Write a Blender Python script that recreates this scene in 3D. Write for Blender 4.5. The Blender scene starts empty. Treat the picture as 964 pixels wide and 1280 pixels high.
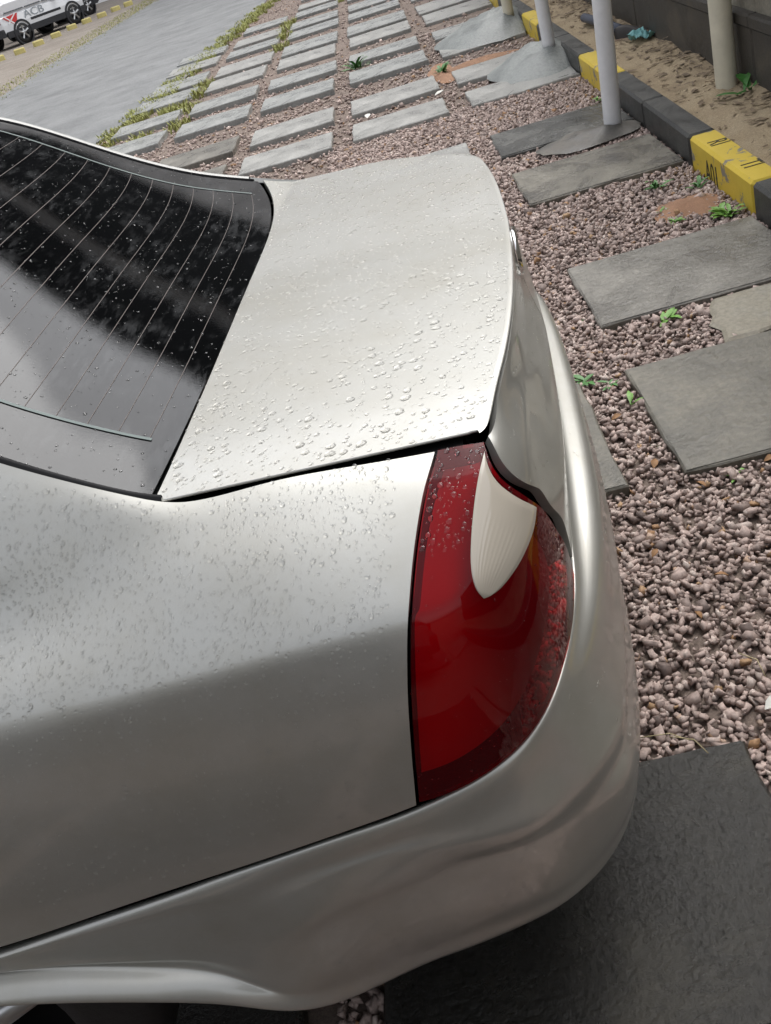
import bpy, math, random
import numpy as np
from mathutils import Matrix, Vector, noise as mnoise

# ------------------------------------------------------------------ camera, sky, sun, exposure
scene = bpy.context.scene
rng = np.random.default_rng(7)
random.seed(7)
CAM_H = 1.592
right = Vector((0.9615713, -0.0348661, -0.2723324))
down = Vector((-0.2504733, -0.5176347, -0.8181182))
fwd = Vector((-0.1124441, 0.8548910, -0.5064757))
cam_data = bpy.data.cameras.new('camera')
cam_data.sensor_fit = 'HORIZONTAL'
cam_data.sensor_width = 36.0
cam_data.lens = 1300.0 / 964.0 * 36.0
cam_data.clip_start = 0.02
cam_data.clip_end = 800
cam = bpy.data.objects.new('camera', cam_data)
scene.collection.objects.link(cam)
M = Matrix.Identity(4)
for i in range(3):
    M[i][0] = right[i]; M[i][1] = -down[i]; M[i][2] = -fwd[i]
M[2][3] = CAM_H
cam.matrix_world = M
scene.camera = cam

SUN_EL, SUN_AZ = math.radians(58), math.radians(35)   # azimuth measured from +Y towards +X
world = bpy.data.worlds.new('World')
scene.world = world
world.use_nodes = True
wn = world.node_tree
wn.nodes.clear()
w_out = wn.nodes.new('ShaderNodeOutputWorld')
w_bg = wn.nodes.new('ShaderNodeBackground')
w_hs = wn.nodes.new('ShaderNodeHueSaturation')
w_sky = wn.nodes.new('ShaderNodeTexSky')
w_sky.sky_type = 'NISHITA'
w_sky.sun_disc = False
w_sky.sun_elevation = SUN_EL
w_sky.sun_rotation = SUN_AZ
w_sky.air_density = 1.0
w_sky.dust_density = 4.0
w_sky.ozone_density = 1.0
w_hs.inputs['Saturation'].default_value = 0.22
w_bg.inputs['Strength'].default_value = 0.15
wn.links.new(w_sky.outputs[0], w_hs.inputs['Color'])
wn.links.new(w_hs.outputs[0], w_bg.inputs[0])
wn.links.new(w_bg.outputs[0], w_out.inputs[0])

sun_data = bpy.data.lights.new('sun', 'SUN')
sun_data.energy = 0.7
sun_data.angle = math.radians(60)
sun_data.color = (1.0, 0.985, 0.96)
sun = bpy.data.objects.new('sun', sun_data)
scene.collection.objects.link(sun)
sun_dir = Vector((math.sin(SUN_AZ) * math.cos(SUN_EL), math.cos(SUN_AZ) * math.cos(SUN_EL), math.sin(SUN_EL)))
sun.rotation_euler = sun_dir.to_track_quat('Z', 'Y').to_euler()

scene.view_settings.view_transform = 'Standard'
scene.view_settings.look = 'None'
scene.view_settings.gamma = 1.0
scene.view_settings.use_curve_mapping = False
scene.view_settings.exposure = 0.97
scene.render.engine = 'CYCLES'
scene.cycles.use_denoising = True
scene.cycles.max_bounces = 10
scene.cycles.transmission_bounces = 8
scene.cycles.transparent_max_bounces = 12
scene.cycles.caustics_reflective = False
scene.cycles.blur_glossy = 0.5

COL = scene.collection
PI = math.pi

# ------------------------------------------------------------------ helpers
def link(o, parent=None):
    COL.objects.link(o)
    if parent is not None:
        o.parent = parent
    return o

def empty(name, loc=(0, 0, 0), rotz=0.0, parent=None):
    o = bpy.data.objects.new(name, None)
    o.location = loc
    o.rotation_euler = (0, 0, rotz)
    o.empty_display_size = 0.1
    return link(o, parent)

def tag(o, label=None, cat=None, group=None, kind=None):
    if label: o['label'] = label
    if cat: o['category'] = cat
    if group: o['group'] = group
    if kind: o['kind'] = kind
    return o

def mesh(name, verts, faces, mat=None, parent=None, smooth=True, loc=None, rotz=None, mats=None, mat_idx=None):
    me = bpy.data.meshes.new(name)
    me.from_pydata([tuple(map(float, v)) for v in verts], [], [tuple(map(int, f)) for f in faces])
    for m in (mats or ([mat] if mat else [])):
        me.materials.append(m)
    if smooth:
        me.polygons.foreach_set('use_smooth', [True] * len(me.polygons))
    if mat_idx is not None:
        me.polygons.foreach_set('material_index', mat_idx)
    me.update()
    o = bpy.data.objects.new(name, me)
    if loc is not None: o.location = loc
    if rotz is not None: o.rotation_euler = (0, 0, rotz)
    return link(o, parent)

class MB:
    """collects verts and faces"""
    def __init__(s): s.v = []; s.f = []
    def add(s, v, f):
        b = len(s.v); s.v += [tuple(p) for p in v]; s.f += [tuple(i + b for i in q) for q in f]
        return s
    def box(s, x0, x1, y0, y1, z0, z1):
        v = [(x0,y0,z0),(x1,y0,z0),(x1,y1,z0),(x0,y1,z0),(x0,y0,z1),(x1,y0,z1),(x1,y1,z1),(x0,y1,z1)]
        return s.add(v, [(3,2,1,0),(4,5,6,7),(0,1,5,4),(1,2,6,5),(2,3,7,6),(3,0,4,7)])
    def cbox(s, x0, x1, y0, y1, z0, z1, c=0.01):
        """box with chamfered top and side edges"""
        v = []
        for z, i in ((z0, 0), (z1 - c, 0), (z1, c)):
            v += [(x0+i, y0+c+i*0, z), (x0+c, y0+i, z), (x1-c, y0+i, z), (x1-i, y0+c, z), (x1-i, y1-c, z), (x1-c, y1-i, z), (x0+c, y1-i, z), (x0+i, y1-c, z)]
        f = []
        for k in range(2):
            for i in range(8):
                j = (i + 1) % 8
                f.append((k*8+i, k*8+j, k*8+8+j, k*8+8+i))
        f.append(tuple(16 + i for i in range(8)))
        f.append(tuple(7 - i for i in range(8)))
        return s.add(v, f)
    def tube(s, pts, r, n=10, cap=True):
        pts = [Vector(p) for p in pts]
        rs = r if isinstance(r, (list, tuple)) else [r] * len(pts)
        b = len(s.v)
        for i, p in enumerate(pts):
            d = (pts[min(i+1, len(pts)-1)] - pts[max(i-1, 0)]).normalized()
            a = d.orthogonal().normalized() if i == 0 else (a - d * a.dot(d)).normalized()
            c = d.cross(a)
            for k in range(n):
                t = 2*PI*k/n
                s.v.append(tuple(p + (a*math.cos(t) + c*math.sin(t)) * rs[i]))
        for i in range(len(pts)-1):
            for k in range(n):
                k2 = (k+1) % n
                s.f.append((b+i*n+k, b+i*n+k2, b+(i+1)*n+k2, b+(i+1)*n+k))
        if cap:
            s.f.append(tuple(b + n - 1 - k for k in range(n)))
            s.f.append(tuple(b + (len(pts)-1)*n + k for k in range(n)))
        return s
    def lathe(s, prof, n=32, axis='z'):
        b = len(s.v)
        for r, h in prof:
            for k in range(n):
                t = 2*PI*k/n
                c, q = r*math.cos(t), r*math.sin(t)
                s.v.append((c, q, h) if axis == 'z' else (c, h, q))
        for i in range(len(prof)-1):
            for k in range(n):
                k2 = (k+1) % n
                q = (b+i*n+k, b+i*n+k2, b+(i+1)*n+k2, b+(i+1)*n+k)
                s.f.append(q if axis == 'z' else q[::-1])
        return s
    def build(s, name, mat, parent=None, smooth=False, **k):
        return mesh(name, s.v, s.f, mat, parent, smooth, **k)

# ------------------------------------------------------------------ materials
def nmat(name):
    m = bpy.data.materials.new(name)
    m.use_nodes = True
    nt = m.node_tree
    b = nt.nodes['Principled BSDF']
    return m, nt, b

def setp(b, **k):
    names = dict(color='Base Color', rough='Roughness', metal='Metallic', spec='Specular IOR Level', coat='Coat Weight', coat_rough='Coat Roughness', trans='Transmission Weight', ior='IOR', sss='Subsurface Weight')
    for a, v in k.items():
        b.inputs[names[a]].default_value = (*v, 1) if a == 'color' else v

def node(nt, t, **k):
    n = nt.nodes.new(t)
    for a, v in k.items():
        if a in n.inputs: n.inputs[a].default_value = v
        else: setattr(n, a, v)
    return n

def noise_node(nt, scale, detail=6, rough=0.6, coord='Object', dist=0.0, vec_scale=None):
    tc = nt.nodes.new('ShaderNodeTexCoord')
    n = nt.nodes.new('ShaderNodeTexNoise')
    n.inputs['Scale'].default_value = scale
    n.inputs['Detail'].default_value = detail
    n.inputs['Roughness'].default_value = rough
    n.inputs['Distortion'].default_value = dist
    if vec_scale:
        mp = nt.nodes.new('ShaderNodeMapping')
        mp.inputs['Scale'].default_value = vec_scale
        nt.links.new(tc.outputs[coord], mp.inputs[0])
        nt.links.new(mp.outputs[0], n.inputs['Vector'])
    else:
        nt.links.new(tc.outputs[coord], n.inputs['Vector'])
    return n

def ramp(nt, src, stops):
    r = nt.nodes.new('ShaderNodeValToRGB')
    e = r.color_ramp.elements
    while len(e) < len(stops): e.new(0.5)
    for i, (p, c) in enumerate(stops):
        e[i].position = p
        e[i].color = (*c, 1) if len(c) == 3 else c
    nt.links.new(src, r.inputs[0])
    return r

def mixc(nt, fac, a, b, mode='MIX'):
    m = nt.nodes.new('ShaderNodeMix')
    m.data_type = 'RGBA'
    m.blend_type = mode
    for sock, v in ((m.inputs[0], fac), (m.inputs[6], a), (m.inputs[7], b)):
        if hasattr(v, 'links') or hasattr(v, 'is_linked'): nt.links.new(v, sock)
        elif isinstance(v, (int, float)): sock.default_value = v
        else: sock.default_value = (*v, 1)
    return m.outputs[2]

def bump(nt, b, src, strength=0.3, dist=0.01, prev=None):
    n = nt.nodes.new('ShaderNodeBump')
    n.inputs['Strength'].default_value = strength
    n.inputs['Distance'].default_value = dist
    nt.links.new(src, n.inputs['Height'])
    if prev is not None: nt.links.new(prev.outputs[0], n.inputs['Normal'])
    nt.links.new(n.outputs[0], b.inputs['Normal'])
    return n

def simple(name, color, rough=0.5, metal=0.0, coat=0.0, var=0.0, vscale=8.0, bmp=0.0, bscale=60.0, spec=0.5):
    m, nt, b = nmat(name)
    setp(b, color=color, rough=rough, metal=metal, coat=coat, spec=spec)
    if var:
        n = noise_node(nt, vscale, 8, 0.65)
        lo = tuple(c*(1-var) for c in color); hi = tuple(min(1, c*(1+var)) for c in color)
        r = ramp(nt, n.outputs[0], [(0.3, lo), (0.7, hi)])
        nt.links.new(r.outputs[0], b.inputs['Base Color'])
    if bmp:
        n2 = noise_node(nt, bscale, 6, 0.7)
        bump(nt, b, n2.outputs[0], bmp, 0.004)
    return m

def mat_paint():
    m, nt, b = nmat('silver_paint')
    setp(b, color=(0.47, 0.465, 0.44), rough=0.40, metal=0.70, coat=0.8, coat_rough=0.025, spec=0.5)
    n = noise_node(nt, 2600, 1, 0.5)
    r = ramp(nt, n.outputs[0], [(0.25, (0.428, 0.425, 0.398)), (0.75, (0.508, 0.504, 0.470))])
    dirt = noise_node(nt, 5, 7, 0.7)
    dr = ramp(nt, dirt.outputs[0], [(0.42, (1, 1, 1)), (0.72, (0.9, 0.88, 0.84))])
    nt.links.new(mixc(nt, 1.0, r.outputs[0], dr.outputs[0], 'MULTIPLY'), b.inputs['Base Color'])
    rr = ramp(nt, dirt.outputs[0], [(0.35, (0.05,)*3), (0.75, (0.14,)*3)])
    nt.links.new(rr.outputs[0], b.inputs['Coat Roughness'])
    return m

def mat_glass(name, tint, refl_rough=0.0, film=False):
    """thin sheet glass: fresnel mirror over tinted clear glass"""
    m = bpy.data.materials.new(name); m.use_nodes = True
    nt = m.node_tree; nt.nodes.clear()
    o = nt.nodes.new('ShaderNodeOutputMaterial')
    t = nt.nodes.new('ShaderNodeBsdfTransparent'); t.inputs[0].default_value = (*tint, 1)
    g = nt.nodes.new('ShaderNodeBsdfGlossy'); g.inputs[0].default_value = (1, 1, 1, 1); g.inputs['Roughness'].default_value = refl_rough
    f = nt.nodes.new('ShaderNodeFresnel'); f.inputs[0].default_value = 1.55
    mx = nt.nodes.new('ShaderNodeMixShader')
    nt.links.new(f.outputs[0], mx.inputs[0]); nt.links.new(t.outputs[0], mx.inputs[1]); nt.links.new(g.outputs[0], mx.inputs[2])
    if film:
        n = noise_node(nt, 260, 4, 0.7)
        bp = nt.nodes.new('ShaderNodeBump'); bp.inputs['Strength'].default_value = 0.015; bp.inputs['Distance'].default_value = 0.002
        nt.links.new(n.outputs[0], bp.inputs['Height'])
        nt.links.new(bp.outputs[0], g.inputs['Normal']); nt.links.new(bp.outputs[0], f.inputs['Normal'])
        d = noise_node(nt, 14, 6, 0.7, vec_scale=(1, 3, 1))
        rr = ramp(nt, d.outputs[0], [(0.5, (0.0,)*3), (0.8, (0.04,)*3)])
        nt.links.new(rr.outputs[0], g.inputs['Roughness'])
    last = mx
    if film:  # thin uneven film of water and dirt running down the slope
        w1 = noise_node(nt, 30, 5, 0.7, vec_scale=(2.4, 0.5, 1.2)); w2 = noise_node(nt, 9, 4, 0.6)
        q = ramp(nt, w1.outputs[0], [(0.48, (0,)*3), (0.62, (1,)*3)]); q2 = ramp(nt, w2.outputs[0], [(0.42, (0,)*3), (0.6, (0.055,)*3)])
        df = nt.nodes.new('ShaderNodeBsdfDiffuse'); df.inputs[0].default_value = (0.42, 0.43, 0.44, 1)
        m3 = nt.nodes.new('ShaderNodeMixShader')
        nt.links.new(mixc(nt, 1.0, q.outputs[0], q2.outputs[0], 'MULTIPLY'), m3.inputs[0])
        nt.links.new(mx.outputs[0], m3.inputs[1]); nt.links.new(df.outputs[0], m3.inputs[2]); last = m3
    nt.links.new(last.outputs[0], o.inputs[0])
    return m

def mat_slab(name, c0, c1, c2, rough=0.45, wet=0.0):
    m, nt, b = nmat(name)
    n = noise_node(nt, 3.2, 9, 0.68, coord='Object', dist=0.6)
    r = ramp(nt, n.outputs[0], [(0.3, c0), (0.52, c1), (0.74, c2)])
    n2 = noise_node(nt, 55, 6, 0.7)
    r2 = ramp(nt, n2.outputs[0], [(0.35, (0.72,)*3), (0.65, (1.12,)*3)])
    nt.links.new(mixc(nt, 1.0, r.outputs[0], r2.outputs[0], 'MULTIPLY'), b.inputs['Base Color'])
    rr = ramp(nt, n.outputs[0], [(0.35, (max(0.08, rough-0.25),)*3), (0.7, (rough+0.15,)*3)])
    nt.links.new(rr.outputs[0], b.inputs['Roughness'])
    n3 = noise_node(nt, 150, 5, 0.75)
    b1 = bump(nt, b, n3.outputs[0], min(1, 0.35 + wet), 0.004 + .004*wet)
    bump(nt, b, n2.outputs[0], min(1, 0.35 + wet), 0.008 + .012*wet, b1)
    return m
# ------------------------------------------------------------------ car surfaces (car frame: +X rearwards, +Y to the car's right, Z up)
class Spl:
    """natural cubic spline through rows of points"""
    def __init__(s, t, p):
        s.t = np.asarray(t, float); s.p = np.asarray(p, float)
        n = len(t); h = np.diff(s.t)
        A = np.eye(n); B = np.zeros_like(s.p)
        for i in range(1, n-1):
            A[i, i-1] = h[i-1]; A[i, i] = 2*(h[i-1]+h[i]); A[i, i+1] = h[i]
            B[i] = 6*((s.p[i+1]-s.p[i])/h[i] - (s.p[i]-s.p[i-1])/h[i-1])
        s.m = np.linalg.solve(A, B.reshape(n, -1)).reshape(s.p.shape)
    def __call__(s, x):
        x = np.atleast_1d(np.asarray(x, float))
        i = np.clip(np.searchsorted(s.t, x) - 1, 0, len(s.t)-2)
        h = s.t[i+1]-s.t[i]
        sh = (-1,) + (1,)*(s.p.ndim-1)
        a = ((s.t[i+1]-x)/h).reshape(sh); b = ((x-s.t[i])/h).reshape(sh); h = h.reshape(sh)
        return a*s.p[i] + b*s.p[i+1] + ((a**3-a)*s.m[i] + (b**3-b)*s.m[i+1])*h*h/6

class Surf:
    """bicubic surface through a net of control points [station, row, 3]"""
    def __init__(s, net):
        s.net = np.asarray(net, float)
        du = np.linalg.norm(np.diff(s.net, axis=0), axis=2).mean(1)
        dv = np.linalg.norm(np.diff(s.net[-14:], axis=1), axis=2).mean(0)
        s.u = np.concatenate([[0], np.cumsum(du)]); s.v = np.concatenate([[0], np.cumsum(dv)])
        s.su = Spl(s.u, s.net)
    def __call__(s, u, v):
        """u, v: 1-D arrays of the same length"""
        u = np.atleast_1d(np.asarray(u, float)); v = np.atleast_1d(np.asarray(v, float))
        rows = s.su(u)                                   # n, rows, 3
        sv = Spl(s.v, np.swapaxes(rows, 0, 1))           # rows, n, 3
        i = np.clip(np.searchsorted(s.v, v) - 1, 0, len(s.v)-2)
        k = np.arange(len(u)); h = (s.v[i+1]-s.v[i])
        a = ((s.v[i+1]-v)/h)[:, None]; b = ((v-s.v[i])/h)[:, None]; h = h[:, None]
        return a*sv.p[i, k] + b*sv.p[i+1, k] + ((a**3-a)*sv.m[i, k] + (b**3-b)*sv.m[i+1, k])*h*h/6
    def normal(s, u, v, e=1e-4):
        u = np.atleast_1d(np.asarray(u, float)); v = np.atleast_1d(np.asarray(v, float))
        n = np.cross(s(u+e, v)-s(u-e, v), s(u, v+e)-s(u, v-e))
        n /= np.linalg.norm(n, axis=1)[:, None] + 1e-12
        return -n

def sec(X, *yz):
    return [(X, y, z) for y, z in yz]

UNET = [
 # nose
 [(-4.18,0,.80),(-4.20,0,.79),(-4.22,0,.775),(-4.235,0,.755),(-4.25,0,.73),(-4.255,0,.72),(-4.26,0,.70),(-4.28,0,.62),(-4.29,0,.50)],
 [(-4.14,-.40,.80),(-4.16,-.40,.79),(-4.18,-.40,.775),(-4.195,-.41,.755),(-4.21,-.41,.73),(-4.215,-.41,.72),(-4.22,-.41,.70),(-4.24,-.42,.62),(-4.25,-.42,.50)],
 [(-4.01,-.62,.82),(-4.03,-.64,.81),(-4.05,-.66,.80),(-4.06,-.68,.785),(-4.07,-.71,.765),(-4.075,-.72,.75),(-4.08,-.725,.735),(-4.09,-.74,.63),(-4.10,-.75,.50)],
 sec(-3.80, (-.66,.865),(-.69,.86),(-.72,.85),(-.75,.835),(-.80,.805),(-.82,.79),(-.83,.77),(-.85,.66),(-.86,.50)),
 sec(-3.20, (-.70,.96),(-.72,.955),(-.75,.945),(-.79,.92),(-.85,.875),(-.866,.855),(-.873,.83),(-.888,.68),(-.88,.50)),
 sec(-2.90, (-.68,1.06),(-.70,1.02),(-.735,.98),(-.78,.945),(-.85,.878),(-.866,.857),(-.873,.833),(-.888,.68),(-.88,.50)),
 sec(-2.30, (-.57,1.42),(-.64,1.22),(-.715,1.02),(-.772,.955),(-.85,.882),(-.867,.860),(-.874,.836),(-.89,.68),(-.88,.50)),
 sec(-1.75, (-.555,1.46),(-.635,1.25),(-.712,1.035),(-.770,.965),(-.85,.890),(-.867,.868),(-.874,.844),(-.89,.69),(-.88,.50)),
 sec(-1.25, (-.550,1.445),(-.63,1.26),(-.709,1.045),(-.768,.973),(-.85,.898),(-.867,.876),(-.874,.852),(-.89,.70),(-.882,.502)),
 sec(-1.00, (-.575,1.382),(-.648,1.248),(-.730,1.06),(-.767,.972),(-.85,.907),(-.867,.884),(-.874,.860),(-.89,.71),(-.882,.515)),
 sec(-0.80, (-.620,1.243),(-.671,1.174),(-.735,1.056),(-.768,.979),(-.85,.917),(-.866,.893),(-.873,.869),(-.889,.72),(-.880,.545)),
 sec(-0.64, (-.657,1.142),(-.692,1.108),(-.738,1.046),(-.770,.986),(-.85,.926),(-.866,.902),(-.873,.878),(-.888,.74),(-.878,.580)),
 sec(-0.53, (-.686,1.092),(-.706,1.077),(-.737,1.040),(-.777,.995),(-.85,.934),(-.866,.912),(-.873,.888),(-.888,.75),(-.877,.604)),
 sec(-0.44, (-.701,1.060),(-.720,1.050),(-.746,1.031),(-.785,1.002),(-.85,.942),(-.866,.921),(-.873,.897),(-.888,.76),(-.877,.624)),
 sec(-0.30, (-.694,1.055),(-.716,1.046),(-.748,1.029),(-.790,1.003),(-.851,.952),(-.866,.933),(-.873,.910),(-.887,.78),(-.875,.655)),
 [(-.190,-.691,1.050),(-.193,-.714,1.040),(-.197,-.747,1.023),(-.203,-.789,.998),(-.215,-.848,.955),(-.218,-.863,.939),(-.222,-.871,.917),(-.238,-.885,.795),(-.262,-.874,.663)],
 [(-.125,-.690,1.047),(-.128,-.713,1.037),(-.133,-.746,1.021),(-.140,-.786,.996),(-.155,-.842,.955),(-.160,-.857,.940),(-.165,-.866,.918),(-.182,-.881,.800),(-.212,-.873,.678)],
 [(-.090,-.689,1.046),(-.092,-.712,1.036),(-.095,-.743,1.020),(-.100,-.779,.995),(-.110,-.828,.956),(-.113,-.842,.940),(-.117,-.852,.916),(-.132,-.870,.805),(-.153,-.866,.697)],
 [(-.072,-.684,1.045),(-.070,-.703,1.036),(-.068,-.729,1.020),(-.067,-.757,.995),(-.068,-.792,.957),(-.069,-.803,.940),(-.071,-.813,.915),(-.080,-.837,.820),(-.092,-.840,.720)],
 [(-.061,-.668,1.045),(-.053,-.679,1.036),(-.045,-.692,1.020),(-.038,-.706,.995),(-.034,-.726,.957),(-.033,-.733,.940),(-.033,-.741,.915),(-.037,-.766,.830),(-.045,-.774,.740)],
 [(-.047,-.600,1.0487),(-.042,-.602,1.036),(-.035,-.607,1.016),(-.023,-.615,.991),(-.017,-.624,.953),(-.015,-.628,.936),(-.013,-.633,.911),(-.011,-.647,.840),(-.012,-.655,.750)],
 [(-.029,-.505,1.052),(-.0265,-.505,1.036),(-.024,-.506,1.012),(-.017,-.507,.986),(-.009,-.510,.946),(-.005,-.513,.925),(.001,-.516,.900),(.006,-.525,.835),(.001,-.530,.755)],
 [(-.002,-.277,1.0576),(-.001,-.277,1.040),(-.002,-.277,1.015),(-.001,-.277,.983),(.006,-.277,.942),(.011,-.277,.918),(.018,-.277,.893),(.024,-.277,.833),(.014,-.277,.757)],
 [(.008,0,1.060),(.009,0,1.042),(.008,0,1.017),(.008,0,.984),(.014,0,.943),(.019,0,.918),(.025,0,.893),(.030,0,.833),(.018,0,.757)],
]
U = Surf(UNET)

def lsec(rim, ridge, crease, bottom, n, a=.4, bz=.035, dd=.004, bulge=.009, k=1.0):
    rim, ridge, crease, bottom = (np.array(q, float) for q in (rim, ridge, crease, bottom))
    n = np.array([n[0], n[1], 0.]); n /= np.linalg.norm(n); Z = np.array([0, 0, 1.])
    r = [rim - .012*n - .006*Z, rim, rim + .0028*n - .007*Z]
    d = rim + a*(ridge-rim); d[2] = rim[2] - bz; r.append(d - dd*n)
    r += [ridge + .40*(r[3]-ridge), ridge, ridge + .45*(crease-ridge) + .003*(1-k)*n, ridge + .82*(crease-ridge) - .0028*k*n + .002*(1-k)*n, crease]
    for t in (.34, .66, .84): r.append(crease + t*(bottom-crease) + bulge*4*t*(1-t)*n)
    return r + [bottom, bottom - .03*n + .002*Z]

def lfwd(X, rz, bY, bz, fl):
    """side section ahead of the rear corner, with the flared wheel-arch lip"""
    r = [(-.867, rz-.004), (-.878, rz), (-.882, rz - .035*(rz-fl))]
    for t in (.15, .30, .42, .54, .64, .70, .85): r.append((-.884-.004*t, rz - t*(rz-fl)))
    d = fl - bz
    r += [(-.889, fl), (-.889 + .72*(bY+.889), fl - .30*d), (bY, bz), (bY+.03, bz+.002)]
    return [(X, y, z) for y, z in r]

LNET = [
 lsec((-4.29,0,.50),(-4.31,0,.44),(-4.31,0,.40),(-4.26,0,.22),(-1,0)),
 lsec((-4.25,-.42,.50),(-4.27,-.43,.44),(-4.27,-.43,.40),(-4.22,-.40,.22),(-1,-.15)),
 lsec((-4.10,-.75,.50),(-4.11,-.77,.44),(-4.11,-.77,.40),(-4.07,-.73,.22),(-.7,-.7)),
 lfwd(-3.90,.50,-.850,.27,.33), lfwd(-3.80,.50,-.875,.38,.42), lfwd(-3.65,.50,-.905,.455,.475), lfwd(-3.45,.50,-.912,.478,.489),
 lfwd(-3.25,.50,-.905,.455,.475), lfwd(-3.10,.50,-.880,.37,.42), lfwd(-3.00,.50,-.86,.27,.33), lfwd(-2.80,.50,-.85,.24,.30),
 lfwd(-1.90,.50,-.85,.24,.30), lfwd(-1.62,.50,-.86,.26,.32), lfwd(-1.52,.50,-.880,.35,.40), lfwd(-1.38,.501,-.905,.43,.455), lfwd(-1.20,.504,-.915,.470,.485),
 lfwd(-1.05,.511,-.918,.480,.493),
 lfwd(-.875,.531,-.920,.479,.500), lfwd(-.76,.555,-.920,.463,.488), lfwd(-.655,.577,-.918,.438,.465), lfwd(-.565,.597,-.908,.395,.430), lfwd(-.51,.610,-.895,.350,.386),
 lsec((-.425,-.876,.628),(-.425,-.8845,.560),(-.428,-.884,.490),(-.432,-.862,.310),(0,-1),.35,.03,0,.004,0),
 lsec((-.33,-.8755,.649),(-.33,-.8815,.594),(-.325,-.875,.525),(-.32,-.825,.312),(.05,-1),.35,.03,0,.008,0),
 lsec((-.262,-.874,.663),(-.262,-.8795,.603),(-.26,-.866,.536),(-.255,-.808,.312),(.1,-1),.36,.03,0,.010,.15),
 lsec((-.205,-.872,.680),(-.195,-.8775,.604),(-.205,-.855,.534),(-.19,-.787,.310),(.15,-1),.42,.034,-.001,.009,.75),
 lsec((-.153,-.866,.697),(-.124,-.8645,.60),(-.14,-.843,.528),(-.125,-.757,.306),(.3,-1),.42,.036,0),
 lsec((-.092,-.840,.720),(-.060,-.826,.60),(-.075,-.802,.520),(-.062,-.705,.302),(.6,-.9),.42,.038,.001),
 lsec((-.045,-.774,.740),(-.014,-.762,.60),(-.020,-.747,.511),(-.020,-.645,.30),(.85,-.6),.46,.036,.002),
 lsec((-.012,-.655,.750),(.022,-.675,.602),(.014,-.682,.502),(.006,-.58,.298),(.95,-.3),.55,.028,.004),
 lsec((.001,-.53,.755),(.045,-.54,.605),(.038,-.545,.495),(.030,-.47,.292),(1,-.18),.68,.025,.003),
 lsec((.011,-.33,.757),(.063,-.34,.605),(.057,-.34,.49),(.045,-.30,.29),(1,-.08),.72,.022,.003),
 lsec((.018,0,.757),(.072,0,.605),(.066,0,.49),(.055,0,.29),(1,0),.72,.022,.003),
]
L = Surf(LNET)
# ------------------------------------------------------------------ car panels
def resample(pl, n):
    pl = np.asarray(pl, float)
    d = np.concatenate([[0], np.cumsum(np.linalg.norm(np.diff(pl, axis=0), axis=1))])
    if len(pl) > 2:
        return Spl(d + np.arange(len(d))*1e-9, pl)(np.linspace(0, d[-1], n))
    t = np.linspace(0, 1, n)[:, None]
    return pl[0]*(1-t) + pl[-1]*t

def coons(left, right, top, bottom, nu, nv):
    """uv grid [nv, nu, 2]; left/right run top to bottom, top/bottom run left to right"""
    Lc, Rc, T, B = resample(left, nv), resample(right, nv), resample(top, nu), resample(bottom, nu)
    s = np.linspace(0, 1, nu)[None, :, None]; t = np.linspace(0, 1, nv)[:, None, None]
    g = (1-s)*Lc[:, None] + s*Rc[:, None] + (1-t)*T[None] + t*B[None]
    g -= (1-s)*(1-t)*T[0] + s*(1-t)*T[-1] + (1-s)*t*B[0] + s*t*B[-1]
    return g

def surf_grid(S, g, off=0.0):
    nv, nu = g.shape[:2]
    u = g[..., 0].ravel(); v = g[..., 1].ravel()
    p = S(u, v); n = S.normal(u, v)
    if np.ndim(off): off = np.asarray(off).reshape(-1, 1)
    return (p + off*n).reshape(nv, nu, 3), n.reshape(nv, nu, 3)

def grid_mesh(P, N=None, flange=0.0, flip=False):
    """verts, faces of a grid; flange turns its border inwards by that depth"""
    nv, nu = P.shape[:2]
    v = [tuple(q) for q in P.reshape(-1, 3)]
    f = [(i*nu+j, (i+1)*nu+j, (i+1)*nu+j+1, i*nu+j+1) for i in range(nv-1) for j in range(nu-1)]
    if flange and N is not None:
        ring = [(0, j) for j in range(nu)] + [(i, nu-1) for i in range(1, nv)] + [(nv-1, j) for j in range(nu-2, -1, -1)] + [(i, 0) for i in range(nv-2, 0, -1)]
        b = len(v)
        for i, j in ring: v.append(tuple(P[i, j]))
        for i, j in ring: v.append(tuple(P[i, j] - flange*N[i, j]))
        m = len(ring)
        for k in range(m):
            k2 = (k+1) % m
            f.append((b+k, b+k2, b+m+k2, b+m+k))
    if N is not None:
        a, b = nv//2, nu//2
        q = np.cross(P[a+1 if a+1 < nv else a, b]-P[a-1, b], P[a, b+1 if b+1 < nu else b]-P[a, b-1])
        flip = float(np.dot(q, N[a, b])) < 0
    if flip: f = [q[::-1] for q in f]
    return v, f

MIR = np.array([1, -1, 1.])
def panel(name, P, N, mat, parent, flange=0.010, both=False, side=1):
    """side 1: the built (left) side, -1: mirrored; both: one mesh of the two halves"""
    mb = MB()
    if side == 1 or both: mb.add(*grid_mesh(P, N, flange))
    if side == -1 or both: mb.add(*grid_mesh(P*MIR, N*MIR, flange, True))
    return mb.build(name, mat, parent, True)

def u_at_x(X):
    us = np.linspace(U.u[3], U.u[15], 2000)
    xs = U(us, np.full(2000, .2))[:, 0]
    return float(np.interp(X, xs, us))

def rect(u0, u1, v0, v1, nu, nv):
    return coons([(u0, v0), (u0, v1)], [(u1, v0), (u1, v1)], [(u0, v0), (u1, v0)], [(u0, v1), (u1, v1)], nu, nv)

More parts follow.
